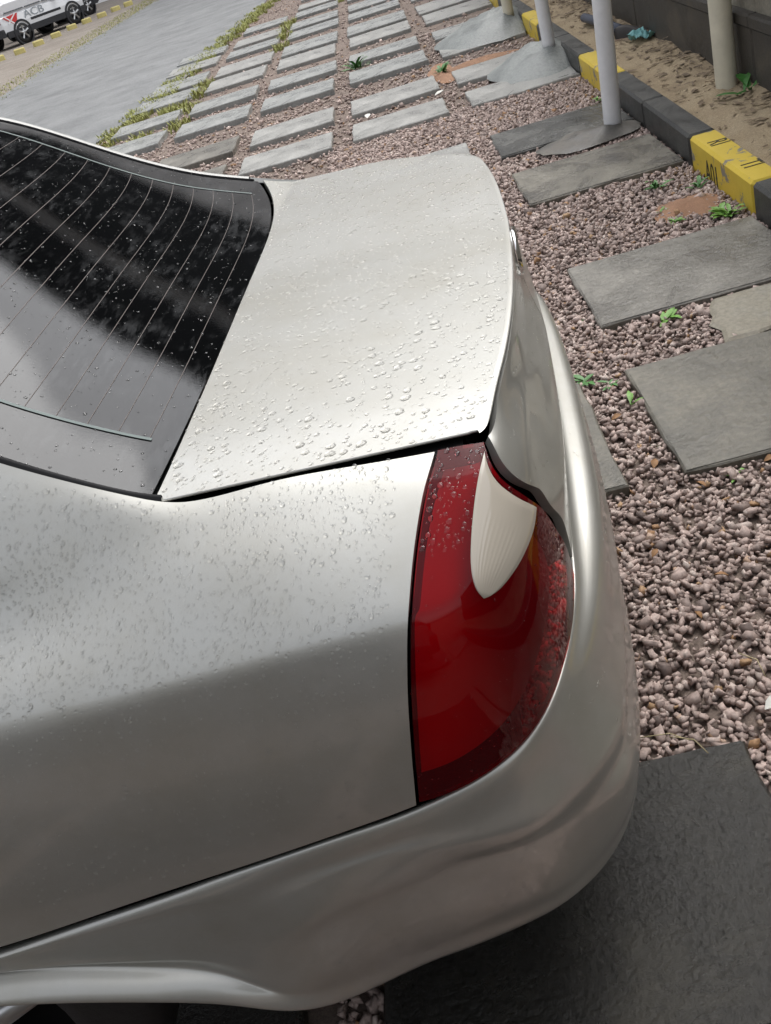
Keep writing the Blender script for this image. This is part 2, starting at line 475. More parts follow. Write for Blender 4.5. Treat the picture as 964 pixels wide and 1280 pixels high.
LAMP_TOP = [(4.7079, .0135), (4.7451, .0142), (4.8016, .0238)]
LAMP_FRONT = [(4.7079, .0135), (4.7004, .049), (4.6942, .0793), (4.6871, .1338), (4.6860, .2036), (4.6815, .2568), (4.6757, .3002), (4.6715, .3706), (4.6750, .4402)]
LAMP_INNER = [(4.8016, .0238), (4.8002, .0525), (4.806, .080), (4.819, .1063), (4.842, .1443), (4.8777, .1978), (4.9166, .2412), (4.9579, .3164), (4.9900, .3920), (5.0003, .4443)]
LAMP_BOTTOM = [(4.6750, .4402), (4.7068, .4461), (4.7383, .4485), (4.7691, .4486), (4.8100, .4470), (4.8459, .4470), (4.8964, .4480), (4.9528, .4490), (5.0003, .4443)]
LID_INNER = [(4.8253, .0200), (4.8253, .0406), (4.8276, .0735), (4.8372, .1018), (4.8676, .1506), (4.9317, .2205), (4.9808, .2871), (5.0194, .3846), (5.030, .440)]
REV_TOP = [(4.7941, .0406), (4.7939, .0658), (4.8019, .0921), (4.8147, .1146), (4.8378, .1519), (4.8717, .1979)]
REV_RIGHT = [(4.8717, .1979), (4.8535, .2066), (4.8284, .2127), (4.8076, .2165), (4.7885, .2194), (4.7733, .2205), (4.7618, .2180)]
REV_LEFT = [(4.7941, .0406), (4.775, .0646), (4.7635, .0876), (4.7546, .1186), (4.7511, .1468), (4.7502, .1712), (4.7516, .1916), (4.7555, .2077), (4.7608, .2175)]

# ---- water beads: real little domes, one mesh per panel
def beads(name, P, N, count, rmean, parent, mat, flat=0.36, rmax=0.008, seed=1, weight=None, mirror=False, irr=0.22, sig=0.5, sag=None):
    r_ = np.random.default_rng(seed)
    nv, nu = P.shape[:2]
    A = np.linalg.norm(np.cross(P[1:, :-1]-P[:-1, :-1], P[:-1, 1:]-P[:-1, :-1]), axis=2)
    if weight is not None: A = A*weight(P[:-1, :-1])
    A = A.ravel(); A /= A.sum()
    cell = r_.choice(len(A), count, p=A)
    ci, cj = cell // (nu-1), cell % (nu-1)
    a, b = r_.random((2, count))[:, :, None]
    lerp = lambda G: (1-a)*(1-b)*G[ci, cj] + (1-a)*b*G[ci, cj+1] + a*(1-b)*G[ci+1, cj] + a*b*G[ci+1, cj+1]
    p, n = lerp(P), lerp(N)
    n /= np.linalg.norm(n, axis=1)[:, None]
    rad = np.clip(rmean*np.exp(r_.normal(0, sig, count)), rmean*.35, rmax)
    # keep drops apart: drop those too near a bigger one
    order = np.argsort(-rad); keep = []; cellsz = rmax*2; H = {}
    for k in order:
        key = tuple(np.floor(p[k]/cellsz).astype(int)); ok = True
        for dx in (-1, 0, 1):
            for dy in (-1, 0, 1):
                for dz in (-1, 0, 1):
                    for q in H.get((key[0]+dx, key[1]+dy, key[2]+dz), ()):
                        if np.dot(p[k]-p[q], p[k]-p[q]) < (1.08*(rad[k]+rad[q]))**2: ok = False; break
                    if not ok: break
                if not ok: break
            if not ok: break
        if ok:
            H.setdefault(key, []).append(k); keep.append(k)
    V, F = [], []; base = 0
    for k in keep:
        m = 11 if rad[k] > rmean*1.2 else 8
        t1 = np.cross(n[k], (0.3, 0.9, 0.2)); t1 /= np.linalg.norm(t1); t2 = np.cross(n[k], t1)
        if sag is not None:
            t2 = np.array((0, 0, -1.)) - n[k]*(-n[k][2]); t2 /= np.linalg.norm(t2)+1e-9; t1 = np.cross(t2, n[k])
        th = np.arange(m)*2*PI/m + r_.random()*6
        ph = r_.random(3)*6.28; big = min(1.0, rad[k]/(rmean*1.6))
        sh = 1 + irr*big*(np.sin(2*th+ph[0])*.8 + np.sin(3*th+ph[1])*.6 + .4*np.sin(5*th+ph[2]))
        el = 1 + (r_.random()*.25*big if sag is None else sag*r_.random())
        h = rad[k]*flat*(1 - .25*big)
        for q, z in ((1.0, -0.03), (.93, .34), (.72, .70), (.40, .94)):
            x, y = np.cos(th)*sh*q*rad[k], np.sin(th)*sh*q*rad[k]*el
            V.append(p[k] + x[:, None]*t1 + y[:, None]*t2 + (z*h)*n[k])
        V.append((p[k] + h*n[k])[None])
        for lv in range(3):
            for i in range(m):
                j = (i+1) % m
                F.append((base+lv*m+i, base+lv*m+j, base+(lv+1)*m+j, base+(lv+1)*m+i))
        for i in range(m): F.append((base+3*m+i, base+3*m+(i+1) % m, base+4*m))
        base += 4*m+1
    o = mesh(name, np.concatenate(V), F, mat, parent, True)
    o['kind'] = 'stuff'
    return o

# ---- car materials
PAINT = mat_paint()
TRIM = simple('satin_trim', (0.30, 0.30, 0.29), 0.5, 0.3)
BLACK = simple('black_rubber', (0.006, 0.006, 0.007), 0.7, spec=0.25)
GAP = simple('dark_body_cavity', (0.004, 0.004, 0.004), 0.9, spec=0.1)
TYRE = simple('tyre_rubber', (0.012, 0.012, 0.013), 0.5, bmp=0.3, bscale=90)
ALLOY = simple('alloy', (0.5, 0.5, 0.5), 0.3, 0.9)
CHROME = simple('chrome', (0.8, 0.8, 0.8), 0.06, 1.0)
GLASS = mat_glass('tinted_rear_glass', (0.10, 0.115, 0.11), 0.0, True)
SIDEGLASS = mat_glass('tinted_side_glass', (0.08, 0.09, 0.09))
CLEARGLASS = mat_glass('windscreen_glass', (0.5, 0.55, 0.52))
CABIN = simple('dark_cabin_trim', (0.012, 0.012, 0.012), 0.8)
WATER, nt_, b_ = nmat('water_bead'); setp(b_, color=(1, 1, 1), rough=0.0, trans=1.0, ior=1.333)

def mat_redlens():
    m = bpy.data.materials.new('red_lens'); m.use_nodes = True
    nt = m.node_tree; nt.nodes.clear()
    o = nt.nodes.new('ShaderNodeOutputMaterial')
    t = nt.nodes.new('ShaderNodeBsdfTransparent'); t.inputs[0].default_value = (0.85, 0.006, 0.02, 1)
    d = nt.nodes.new('ShaderNodeBsdfDiffuse'); d.inputs[0].default_value = (0.36, 0.001, 0.010, 1)
    g = nt.nodes.new('ShaderNodeBsdfGlossy'); g.inputs['Roughness'].default_value = 0.03
    f = nt.nodes.new('ShaderNodeFresnel'); f.inputs[0].default_value = 1.36
    m1 = nt.nodes.new('ShaderNodeMixShader'); m1.inputs[0].default_value = 0.16
    m2 = nt.nodes.new('ShaderNodeMixShader')
    nt.links.new(t.outputs[0], m1.inputs[1]); nt.links.new(d.outputs[0], m1.inputs[2])
    nt.links.new(f.outputs[0], m2.inputs[0]); nt.links.new(m1.outputs[0], m2.inputs[1]); nt.links.new(g.outputs[0], m2.inputs[2])
    nt.links.new(m2.outputs[0], o.inputs[0])
    return m
REDLENS = mat_redlens()
CREAM, nt_, b_ = nmat('reverse_lens'); setp(b_, color=(0.40, 0.36, 0.30), rough=0.14, coat=0.6, sss=0.0)
REFLECTOR, nt_, b_ = nmat('lamp_reflector_shaded'); setp(b_, rough=0.45)
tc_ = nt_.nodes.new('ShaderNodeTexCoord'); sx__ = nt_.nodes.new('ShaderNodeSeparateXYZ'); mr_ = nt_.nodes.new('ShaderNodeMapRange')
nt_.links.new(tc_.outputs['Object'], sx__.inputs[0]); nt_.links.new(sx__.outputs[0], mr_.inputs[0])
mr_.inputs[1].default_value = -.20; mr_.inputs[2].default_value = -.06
rm_ = ramp(nt_, mr_.outputs[0], [(0.0, (.75, .75, .75)), (.45, (.5, .5, .5)), (.8, (.16, .16, .16)), (1.0, (.10, .10, .10))])  # bright-to-dark light falloff across the lamp, painted into the reflector colour
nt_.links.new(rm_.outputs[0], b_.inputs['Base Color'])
REFL1 = simple('lamp_reflector_shade_mid', (0.42, 0.42, 0.42), 0.45, 0.2)  # middle step of the lamp's brightness, painted as a flat grey
REFL2 = simple('lamp_reflector_shade_dark', (0.16, 0.16, 0.16), 0.5)  # darker step of the lamp's brightness, also painted as grey
LAMPDARK = simple('lamp_housing', (0.05, 0.045, 0.045), 0.6)

car = empty('silver_sedan', (0.1153251, 1.7202547, 0), math.radians(-4.5))
tag(car, 'silver sedan covered in raindrops, seen at its rear corner with a red tail light', 'car')

# ---- trunk lid
def k0(u): return U(np.asarray(u, float), np.zeros(len(u)))
def deck_z(X, Y): return 1.045 + .033*np.maximum(0, -X-.02) + .015*(1-(np.abs(Y)/.69)**2) + .03*np.clip((-X-.452)/.09, 0, 1)**1.3
nr = 61
ur = np.concatenate([np.linspace(4.80, 4.86, 10)[:-1], np.linspace(4.86, 5.573, nr-9)])
rear_l = k0(ur)
def roll_rows(vs):
    rows = []
    for v in vs:
        l = U(ur, np.full(len(ur), v)); rows.append(np.concatenate([l, (l*MIR)[-2::-1]]))
    return rows
rear = np.concatenate([rear_l, (rear_l*MIR)[-2::-1]])
sfrac = (rear[:, 1] - rear[0, 1])/(rear[-1, 1]-rear[0, 1])*2-1
def front_x(s): return -.442 - np.where(s > 0, .080*np.abs(s)**3, .014*np.abs(s)**3)
nd = 70
tt = np.concatenate([np.linspace(0, .982, nd), [.9965]])
deck = []
for t in tt:
    yf = -(.701 + (.684-.701)*t)
    Y = (1-t)*sfrac*.699 + t*rear[:, 1]
    Y[0], Y[-1] = yf if t < .98 else Y[0], -yf if t < .98 else Y[-1]
    X = (1-t)*front_x(sfrac) + t*rear[:, 0]
    row = np.stack([X, Y, deck_z(X, Y)], 1)
    deck.append(row)
rr = roll_rows([.0006, .0018, .004])
r0 = rear.copy(); r0[:, 2] -= .0006
D = np.array(deck + [r0] + rr)
DN = np.zeros_like(D)
gx, gy = np.gradient(D, axis=0), np.gradient(D, axis=1)
DN = np.cross(gx, gy); DN /= np.linalg.norm(DN, axis=2)[..., None]
if DN[10, 10, 2] < 0: DN = -DN
lid = MB()
dv, df = grid_mesh(D)
lid.add(dv, df)
# side lips of the lid
for e, sgn in ((0, 1), (-1, -1)):
    edge = D[:nd+1, e]; out = np.array([0, -sgn, 0.])
    rows = [edge, edge + out*.0010 + [0, 0, -.0012], edge + out*.0006 + [0, 0, -.0032], edge - out*.004 + [0, 0, -.0045], edge - out*.010 + [0, 0, -.006]]
    v, f = grid_mesh(np.array(rows), flip=sgn < 0); lid.add(v, f)
front_lip = [D[0], D[0] + [-.002, 0, -.002], D[0] + [-.002, 0, -.02]]
lid.add(*grid_mesh(np.array(front_lip)))
gl = coons([(p[0], max(p[1], .004)) for p in LID_INNER], [(5.573, .004), (5.573, .440)], [(4.8253, .004), (5.573, .004)], [(5.030, .440), (5.573, .440)], 70, 40)
LP, LN = surf_grid(U, gl)
lid.add(*grid_mesh(LP, LN, .012)); lid.add(*grid_mesh(LP*MIR, LN*MIR, .012, True))
trunk = lid.build('trunk_lid', PAINT, car, True)
trunk['label'] = 'wide silver trunk lid beaded with water'
# round badge on the rear face
bdg = MB(); c = U([5.573], [.085])[0]; nb = U.normal([5.573], [.085])[0]
for r_, h_, in ((1, 0),):
    prof = [(.001, .006), (.026, .0055), (.030, .004), (.034, .0065), (.039, .006), (.041, 0)]
    t1 = np.array([0, 1., 0]); t2 = np.cross(nb, t1); m = 28; vs = []
    for (r, h) in prof:
        for k in range(m):
            a = 2*PI*k/m; vs.append(c + nb*(h+.002) + t1*math.cos(a)*r*1.25 + t2*math.sin(a)*r)
    fs = [(i*m+k, (i+1)*m+k, (i+1)*m+(k+1) % m, i*m+(k+1) % m) for i in range(len(prof)-1) for k in range(m)]
    bdg.add(vs, fs)
bdg.build('badge', CHROME, trunk, True)['label'] = 'oval chrome badge'

# ---- body side panels, both sides
uQ, uRD, uFD, uFF = u_at_x(-1.22), u_at_x(-2.05), u_at_x(-2.95), u_at_x(-3.90)
u_cp = u_at_x(-1.0)
lampf_q = [(p[0]-.0045, p[1]) for p in LAMP_FRONT]
def q_top(u):  # top edge of the quarter panel in v: gap under the lid, seal beside the glass
    return np.interp(u, [u_cp, 4.36, 4.43, 4.60, 4.72], [.003, .003, .009, .0125, .0145])
us = np.linspace(u_cp, lampf_q[0][0], 40)
qtop = [(a, q_top(a)) for a in us]
gq = coons([(u_cp, .003), (u_cp, .445)], [(lampf_q[0][0], q_top(lampf_q[0][0]))] + lampf_q[1:-1] + [(lampf_q[-1][0], .4445)],
           qtop, [(u_cp, .445), (lampf_q[-1][0], .4445)], 150, 90)
QP, QN = surf_grid(U, gq)
gd0 = rect(uQ, u_cp-.0, .075, .445, 20, 60); Q0P, Q0N = surf_grid(U, gd0)
quarters = []
for sd in (1, -1):
    q = MB()
    for P_, N_ in ((QP, QN), (Q0P, Q0N)):
        q.add(*grid_mesh(P_ if sd == 1 else P_*MIR, N_ if sd == 1 else N_*MIR, .010, sd == -1))
    quarters.append(q.build('quarter_panel', PAINT, car, True))
for nm, a, b in (('rear_door', uRD+.003, uQ-.003), ('front_door', uFD+.003, uRD-.003), ('front_fender', uFF, uFD-.003)):
    v0 = .075 if nm != 'front_fender' else .004
    P_, N_ = surf_grid(U, rect(a, b, v0, .448, 30, 40))
    for sd in (1, -1):
        d = panel(nm, P_, N_, PAINT, car, .010, side=sd)
        if 'door' in nm:
            X0 = float(U([b-.14], [.16])[0][0]); p_ = U([b-.09], [.235])[0]
            h = MB().cbox(p_[0]-.09, p_[0]+.09, (p_[1]-.022)*1, p_[1]+.004, p_[2]-.014, p_[2]+.014, .006)
            if sd == -1: h.v = [(x, -y, z) for x, y, z in h.v]
            h.build('handle', PAINT, d)
for nm, a, b in (('rear_side_window', uRD+.03, u_cp-.004), ('front_side_window', u_at_x(-2.82), uRD-.02)):
    P_, N_ = surf_grid(U, rect(a, b, .012, .066, 20, 14), -.002)
    for sd in (1, -1): panel(nm, P_, N_, SIDEGLASS, car, .006, side=sd)
P_, N_ = surf_grid(U, rect(0.0, uFF-.003, .004, .448, 30, 24)); panel('front_panel', P_, N_, PAINT, car, .01, both=True)
P_, N_ = surf_grid(U, rect(.52, 1.06, .05, .26, 20, 12), .004)
for sd in (1, -1): panel('headlight', P_, N_, CLEARGLASS, car, .01, side=sd)

# dark inner shell behind the panel gaps
gsh = coons([(0, .001), (0, .451)], [(U.u[-1], .001), (U.u[-1], .451)], [(0, .001), (U.u[-1], .001)], [(0, .451), (U.u[-1], .451)], 500, 26)
sh_off = np.interp(gsh[..., 0], [4.655, 4.665, 5.02, 5.04], [-.013, -.052, -.052, -.016])
P_, N_ = surf_grid(U, gsh, sh_off.ravel()); panel('inner_shell', P_, N_, GAP, car, 0, both=True)

# ---- bumper, sills
def lrect(u0, u1, nu, nv=64): return rect(u0, u1, 0.0, L.v[-1], nu, nv)
iA = 16
BP, BN = surf_grid(L, lrect(L.u[iA]-.02, L.u[-1], 240, 84))
bumper = panel('rear_bumper', BP, BN, PAINT, car, 0, both=True)
for nm, a, b in (('sill', L.u[3], L.u[iA]-.024), ('front_bumper', 0, L.u[3]-.004)):
    P_, N_ = surf_grid(L, lrect(a, b, 120, 36))
    if nm == 'sill':
        for sd in (1, -1): panel(nm, P_, N_, PAINT, car, 0, side=sd)
    else: panel(nm, P_, N_, PAINT, car, 0, both=True)

# ---- glass, roof, windscreen, bonnet
def rail(Xa, Xb, n, inset=0.0, v=0.0):
    us = np.linspace(U.u[2], U.u[15], 4000); k = U(us, np.full(4000, v)); X = np.linspace(Xa, Xb, n)
    o = np.argsort(k[:, 0])
    return np.stack([X, np.interp(X, k[o, 0], k[o, 1]) + inset, np.interp(X, k[o, 0], k[o, 2])], 1)
def top_grid(Xa, Xb, n, ns, cx, cz, inset=0.0, lift=0.0):
    """lateral arcs from the left rail to the right rail"""
    E = rail(Xa, Xb, n, inset); s = np.linspace(-1, 1, ns); w = np.linspace(0, 1, n)
    P = np.zeros((n, ns, 3))
    k = (1-s**2)[None, :]
    P[..., 0] = E[:, None, 0] + np.interp(w, *cx)[:, None]*k
    P[..., 1] = -E[:, None, 1]*-1*0 + (np.abs(E[:, 1])[:, None]*s[None, :])
    P[..., 2] = E[:, None, 2] + np.interp(w, *cz)[:, None]*k + lift
    gx, gy = np.gradient(P, axis=0), np.gradient(P, axis=1)
    N = np.cross(gx, gy); N /= np.linalg.norm(N, axis=2)[..., None]
    if N[n//2, ns//2, 2] < 0: N = -N
    return P, N
def glass_grid(n, ns):
    E = rail(-.40, -1.10, 400, .009); s = np.linspace(-1, 1, ns); w = np.linspace(0, 1, n)
    P = np.zeros((n, ns, 3))
    for j, q in enumerate(s):
        X = front_x(np.array([q]))[0] - .004 + w*(-1.08 - front_x(np.array([q]))[0])
        P[:, j, 0] = X
        P[:, j, 1] = np.interp(-X, -E[:, 0], np.abs(E[:, 1]))*q
        P[:, j, 2] = np.interp(-X, -E[:, 0], E[:, 2]) - .002 + np.interp(w, [0, .3, 1], [.012, .014, .032])*(1-q*q)
    gx, gy = np.gradient(P, axis=0), np.gradient(P, axis=1)
    N = np.cross(gx, gy); N /= np.linalg.norm(N, axis=2)[..., None]
    return (P, N) if N[n//2, ns//2, 2] > 0 else (P, -N)
GP, GN = glass_grid(60, 60)
GP[..., 1] = np.where(GP[..., 1] > 0, GP[..., 1]*(1 - .022*np.clip(GP[..., 1]/.6, 0, 1)), GP[..., 1])
glass = panel('rear_window', GP, GN, GLASS, car, .006)
glass['label'] = 'dark tinted rear window with heating lines and wet film'
if True:  # rubber seal beside the glass, heating lines on it
    for sd in (1, -1):
        xa_ = -.447 if sd == 1 else -.535
        a, b = rail(xa_, -1.09, 50), rail(xa_, -1.09, 50, .0055)
        lift = np.array([0, 0, .002])
        P_ = np.array([a + [0, -.002, -.005], a + [0, .001, -.001], a*.5+b*.5 + [0, 0, .0005], b + lift*.3, b + [0, 0, -.008]])
        if sd == -1:
            P_ = P_*MIR
            P_[..., 1] -= .0125
            a2 = rail(-.545, -1.09, 50)
            band = np.array([a2 + [0, -.001, -.006], a2 + [0, 0, 0], a2 + [0, .003, .002], a2 + [0, .009, .0025], a2 + [0, .0145, 0]])*MIR
            mesh('pillar_band', *grid_mesh(band, flip=False), TRIM, car)
        s_ = mesh('rubber_seal', *grid_mesh(P_, flip=sd == 1), BLACK, glass)
    s0 = np.linspace(-1, 1, 60); gi = lambda w, s: (GP[min(int(w*59), 58), :]*(1-(w*59) % 1) + GP[min(int(w*59)+1, 59), :]*((w*59) % 1))
    BUSM = simple('bus_bar_print', (0.09, 0.12, 0.115), 0.5)
    LINE = simple('heating_line', (0.085, 0.066, 0.058), 0.6)
    for k in range(14):
        w = .055 + k*.062
        c_ = gi(w, 0)[5:-5]; d_ = gi(w + .0013, 0)[5:-5]
        up = np.array([.0002, 0, .0005])
        mesh('heating_line', *grid_mesh(np.array([c_+up, d_+up])), LINE, glass)
    for sgn in (-1, 1):
        bus = MB()
        i0 = 5 if sgn < 0 else -6
        pts = [gi(w, 0)[i0] + [.0003, 0, .0012] for w in np.linspace(.05, .93, 30)]
        q = [p_ + np.array([0, -sgn*.006, 0]) for p_ in pts]
        bus.add(*grid_mesh(np.array([pts, q])))
        bus.build('bus_bar', BUSM, glass)
P_, N_ = top_grid(-1.10, -2.30, 40, 30, ([0, 1], [.02, -.03]), ([0, .5, 1], [.036, .04, .036])); panel('roof', P_, N_, PAINT, car, .01)
P_, N_ = top_grid(-2.32, -3.12, 30, 30, ([0, 1], [-.03, -.10]), ([0, 1], [.034, .02])); panel('windscreen', P_, N_, CLEARGLASS, car, .006)
P_, N_ = top_grid(-3.16, -4.10, 30, 30, ([0, 1], [-.10, -.12]), ([0, 1], [.03, .02])); panel('bonnet', P_, N_, PAINT, car, .01)
# parcel shelf, cabin floor, seats
MB().box(-1.05, -.47, -.62, .62, .98, 1.015).build('parcel_shelf', CABIN, car)
MB().box(-4.0, -.16, -.62, .62, .26, .40).build('underbody', GAP, car)
for y in (-.34, .34):
    MB().cbox(-1.30, -1.08, y-.3, y+.3, .55, 1.12, .05).build('seat_back', CABIN, car)
MB().box(-.40, -.10, -.55, .55, .62, .98).build('boot_cavity', GAP, car)
# the gutter under the lid edge
for sd in (1, -1):
    a = rail(-.47, -.09, 30); P_ = np.array([a + [0, -.014, -.012], a + [0, .02, -.014]])
    if sd == -1: P_ = P_*MIR
    mesh('gutter', *grid_mesh(P_), GAP, car)

# ---- tail lights
glamp = coons(LAMP_FRONT, LAMP_INNER, LAMP_TOP, LAMP_BOTTOM, 44, 70)
TP, TN = surf_grid(U, glamp, .0008)
HP, HN = surf_grid(U, glamp, -.045)
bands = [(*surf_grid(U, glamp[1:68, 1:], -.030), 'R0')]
nf = 64; grev = coons(REV_LEFT, REV_RIGHT, REV_TOP, [REV_LEFT[-1], REV_RIGHT[-1]], nf, 40)
s_ = np.linspace(0, 1, nf)[None, :]*np.ones((40, 1)); t_ = np.linspace(0, 1, 40)[:, None]*np.ones((1, nf))
flute = .00022*np.abs(np.sin(s_*PI*15))*np.clip((t_-.2)/.12, 0, 1)*np.clip((.93-t_)/.1, 0, 1)*np.clip((s_-.15)/.15, 0, 1)*np.clip((.85-s_)/.15, 0, 1)
edge = np.clip(np.minimum.reduce([s_*14, (1-s_)*14, t_*16, (1-t_)*16]), 0, 1)
CP, CN = surf_grid(U, grev, (.0012 + .0014*edge - flute).ravel())
lamps = []
for sd in (1, -1):
    lamp = empty('tail_light', parent=car)
    lamp['label'] = 'red tail light with a cream reversing lens'
    lens = panel('red_lens', TP, TN, REDLENS, lamp, .006, side=sd)
    panel('housing', HP, HN, LAMPDARK, lamp, 0, side=sd)
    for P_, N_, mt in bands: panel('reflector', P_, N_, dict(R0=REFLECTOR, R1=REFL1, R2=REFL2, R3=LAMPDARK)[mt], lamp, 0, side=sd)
    rv = panel('reversing_lens', CP, CN, CREAM, lamp, .004, side=sd); rv['label'] = 'cream fluted reversing lens'
    lamps.append((lamp, lens))

# ---- wheels
for (X, sd) in ((-1.05, -1), (-1.05, 1), (-3.45, -1), (-3.45, 1)):
    wh = empty('wheel', (X, sd*.755, .31), 0 if sd == 1 else PI, car)
    MB().lathe([(.19, -.09), (.22, -.098), (.285, -.09), (.306, -.07), (.31, -.03), (.31, .03), (.306, .07), (.285, .09), (.22, .098), (.19, .09)], 40, 'y').build('tyre', TYRE, wh, True)
    rim = MB().lathe([(.05, .07), (.19, .06), (.2, .085), (.205, .09), (.205, -.09)], 40, 'y')
    rim.build('rim', GAP, wh, True)
    sp = MB()
    for k in range(7):
        a = 2*PI*k/7; ca, sa = math.cos(a), math.sin(a)
        pts = [(ca*r, h, sa*r) for r, h in ((.03, .088), (.11, .086), (.195, .08))]
        sp.tube(pts, [.03, .02, .017], 8)
    sp.lathe([(.0, .098), (.05, .097), (.06, .085)], 20, 'y')
    sp.build('spokes', ALLOY, wh, True)

# ---- rain on the car
wq = lambda p: np.interp(p[..., 2], [.55, .90, .945, .97, 1.0, 1.1], [.10, .22, .6, 1.4, 1.2, .9])
gsel = rect(u_cp + .25, 4.66, .012, .19, 150, 60); SP_, SN_ = surf_grid(U, gsel)
beads('water_drops', D[:nd], DN[:nd], 6400, .0018, trunk, WATER, .36, .0065, 3, irr=.13, sig=.55)
beads('water_drops', SP_, SN_, 4000, .0013, quarters[0], WATER, .5, .004, 4, irr=.12, sig=.42)
beads('water_drops', *surf_grid(U, rect(u_cp+.25, 4.66, .19, .44, 100, 50)), 850, .0017, quarters[0], WATER, 1.0, .003, 5, weight=wq, irr=.04, sig=.28)
gl_top = glamp[:22]; beads('water_drops', *surf_grid(U, gl_top, .0008), 300, .0014, lamps[0][1], WATER, .45, .0035, 6, irr=.12)
beads('water_drops', *surf_grid(U, glamp[22:], .0008), 260, .0008, lamps[0][1], WATER, .6, .0018, 8, irr=.05)
beads('water_drops', BP[6:60, 60:], BN[6:60, 60:], 480, .0014, bumper, WATER, 1.0, .0022, 7, irr=.05, sig=.3)
beads('water_drops', LP, LN, 380, .0009, trunk, WATER, .6, .002, 9, irr=.05)
beads('water_drops', GP, GN, 2200, .0010, glass, WATER, .45, .0026, 10, irr=.1)

# the far rear corner is drawn in a little rounder
for o in [q for q in bpy.data.objects if q.type == 'MESH']:
    r_ = o
    while r_.parent is not None: r_ = r_.parent
    if r_ is not car or any(q.name.startswith('wheel') for q in (o, o.parent) if q): continue
    me = o.data; co = np.empty(len(me.vertices)*3); me.vertices.foreach_get('co', co); co = co.reshape(-1, 3)
    rc, cx_, cy_ = .24, -.30, .455
    px, py = (co[:, 0]-cx_)/rc, (co[:, 1]-cy_)/rc
    k_ = (px > 0) & (py > 0)
    fac = np.where(k_, np.maximum(px, py)/np.maximum(np.hypot(px, py), 1e-6), 1.0)
    wz = np.clip((co[:, 2]-.55)/.3, 0, 1)*.85; fac = 1 + (fac-1)*wz
    co[:, 0] = cx_ + (co[:, 0]-cx_)*fac; co[:, 1] = cy_ + (co[:, 1]-cy_)*fac
    me.vertices.foreach_set('co', co.ravel()); me.update()
# ------------------------------------------------------------------ ground, road, pavement
def mat_soil(name, cols, scale=2.5, bs=0.5, rough=0.85):
    m, nt, b = nmat(name)
    n = noise_node(nt, scale, 10, 0.7, dist=0.4)
    r = ramp(nt, n.outputs[0], [(0.25, cols[0]), (0.5, cols[1]), (0.75, cols[2])])
    n2 = noise_node(nt, scale*40, 6, 0.75)
    r2 = ramp(nt, n2.outputs[0], [(0.3, (0.55,)*3), (0.7, (1.25,)*3)])
    nt.links.new(mixc(nt, 1.0, r.outputs[0], r2.outputs[0], 'MULTIPLY'), b.inputs['Base Color'])
    setp(b, rough=rough)
    b1 = bump(nt, b, n2.outputs[0], bs, 0.02)
    return m
SOIL = mat_soil('brown_soil', [(.10, .075, .06), (.17, .125, .10), (.25, .19, .15)])
SAND = mat_soil('sandy_verge', [(.26, .19, .12), (.44, .34, .215), (.52, .42, .28)], 3.0, .6)
BED = mat_soil('gravel_bed', [(.13, .098, .08), (.20, .152, .125), (.27, .21, .172)], 6)
ROADM = mat_soil('worn_concrete_road', [(.105, .11, .112), (.195, .20, .202), (.27, .275, .275)], 1.3, .5, .65)
FARG = mat_soil('far_parking_ground', [(.18, .15, .125), (.26, .225, .19), (.33, .30, .26)], .9, .4)

g = MB(); g.add([(-400, -400, -.06), (400, -400, -.06), (400, 400, -.06), (-400, 400, -.06)], [(0, 1, 2, 3)])
tag(g.build('ground', SOIL), kind='structure')
rd = MB(); rd.add([(-7.3, -30, -.012), (-3.6, -30, -.012), (-3.5, 11, -.012), (-3.2, 12.6, -.012), (-2.7, 15.8, -.012), (-2.45, 19, -.012), (-2.2, 24, -.012), (-2.0, 60, -.012), (-7.2, 60, -.012), (-7.45, 32, -.012), (-7.6, 26, -.012), (-7.45, 21, -.012)], [tuple(range(12))])
tag(rd.build('road', ROADM), kind='structure')
fg = MB(); fg.add([(-60, 5, -.02), (-7.0, 5, -.02), (-7.0, 90, -.02), (-60, 90, -.02)], [(0, 1, 2, 3)])
tag(fg.build('parking_ground', FARG), kind='structure')

bed = MB(); bed.add([(-3.35, -2, -.036), (1.32, -2, -.036), (1.32, 26, -.036), (-2.3, 26, -.036), (-2.7, 16, -.036), (-3.2, 12.6, -.036)], [tuple(range(6))])
pavement = tag(bed.build('pavement', BED), kind='structure')

S_OLIVE = mat_slab('slab_olive', (.07, .065, .052), (.145, .134, .107), (.235, .215, .172), .5)
S_GREY = mat_slab('slab_grey', (.09, .083, .07), (.18, .168, .145), (.28, .263, .228), .42)
S_DARK = mat_slab('slab_wet_dark', (.035, .035, .033), (.075, .075, .07), (.14, .135, .12), .3)
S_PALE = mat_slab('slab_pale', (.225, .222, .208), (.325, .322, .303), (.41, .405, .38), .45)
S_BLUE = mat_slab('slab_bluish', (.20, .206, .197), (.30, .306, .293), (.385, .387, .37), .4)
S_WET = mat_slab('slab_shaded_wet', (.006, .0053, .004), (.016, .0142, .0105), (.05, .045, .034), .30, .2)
S_STAIN = mat_slab('slab_stained', (.06, .055, .05), (.17, .155, .125), (.24, .22, .175), .38)
cols = [(-3.10, -2.35), (-2.20, -1.455), (-1.31, -.57), (-.42, .34), (.50, 1.285)]
rows = [(-1.76, -1.15), (-.19, .50), (.92, 1.50), (2.49, 3.20), (3.60, 4.26), (5.28, 5.94), (6.35, 6.96), (8.01, 8.60), (9.01, 9.65), (10.50, 11.16), (11.69, 12.32),
        (13.12, 13.92), (14.22, 15.10), (15.85, 16.6), (17.0, 17.8), (18.6, 19.4), (19.8, 20.6), (21.4, 22.2), (22.6, 23.4)]
slab_rects = []
rs = np.random.default_rng(11)
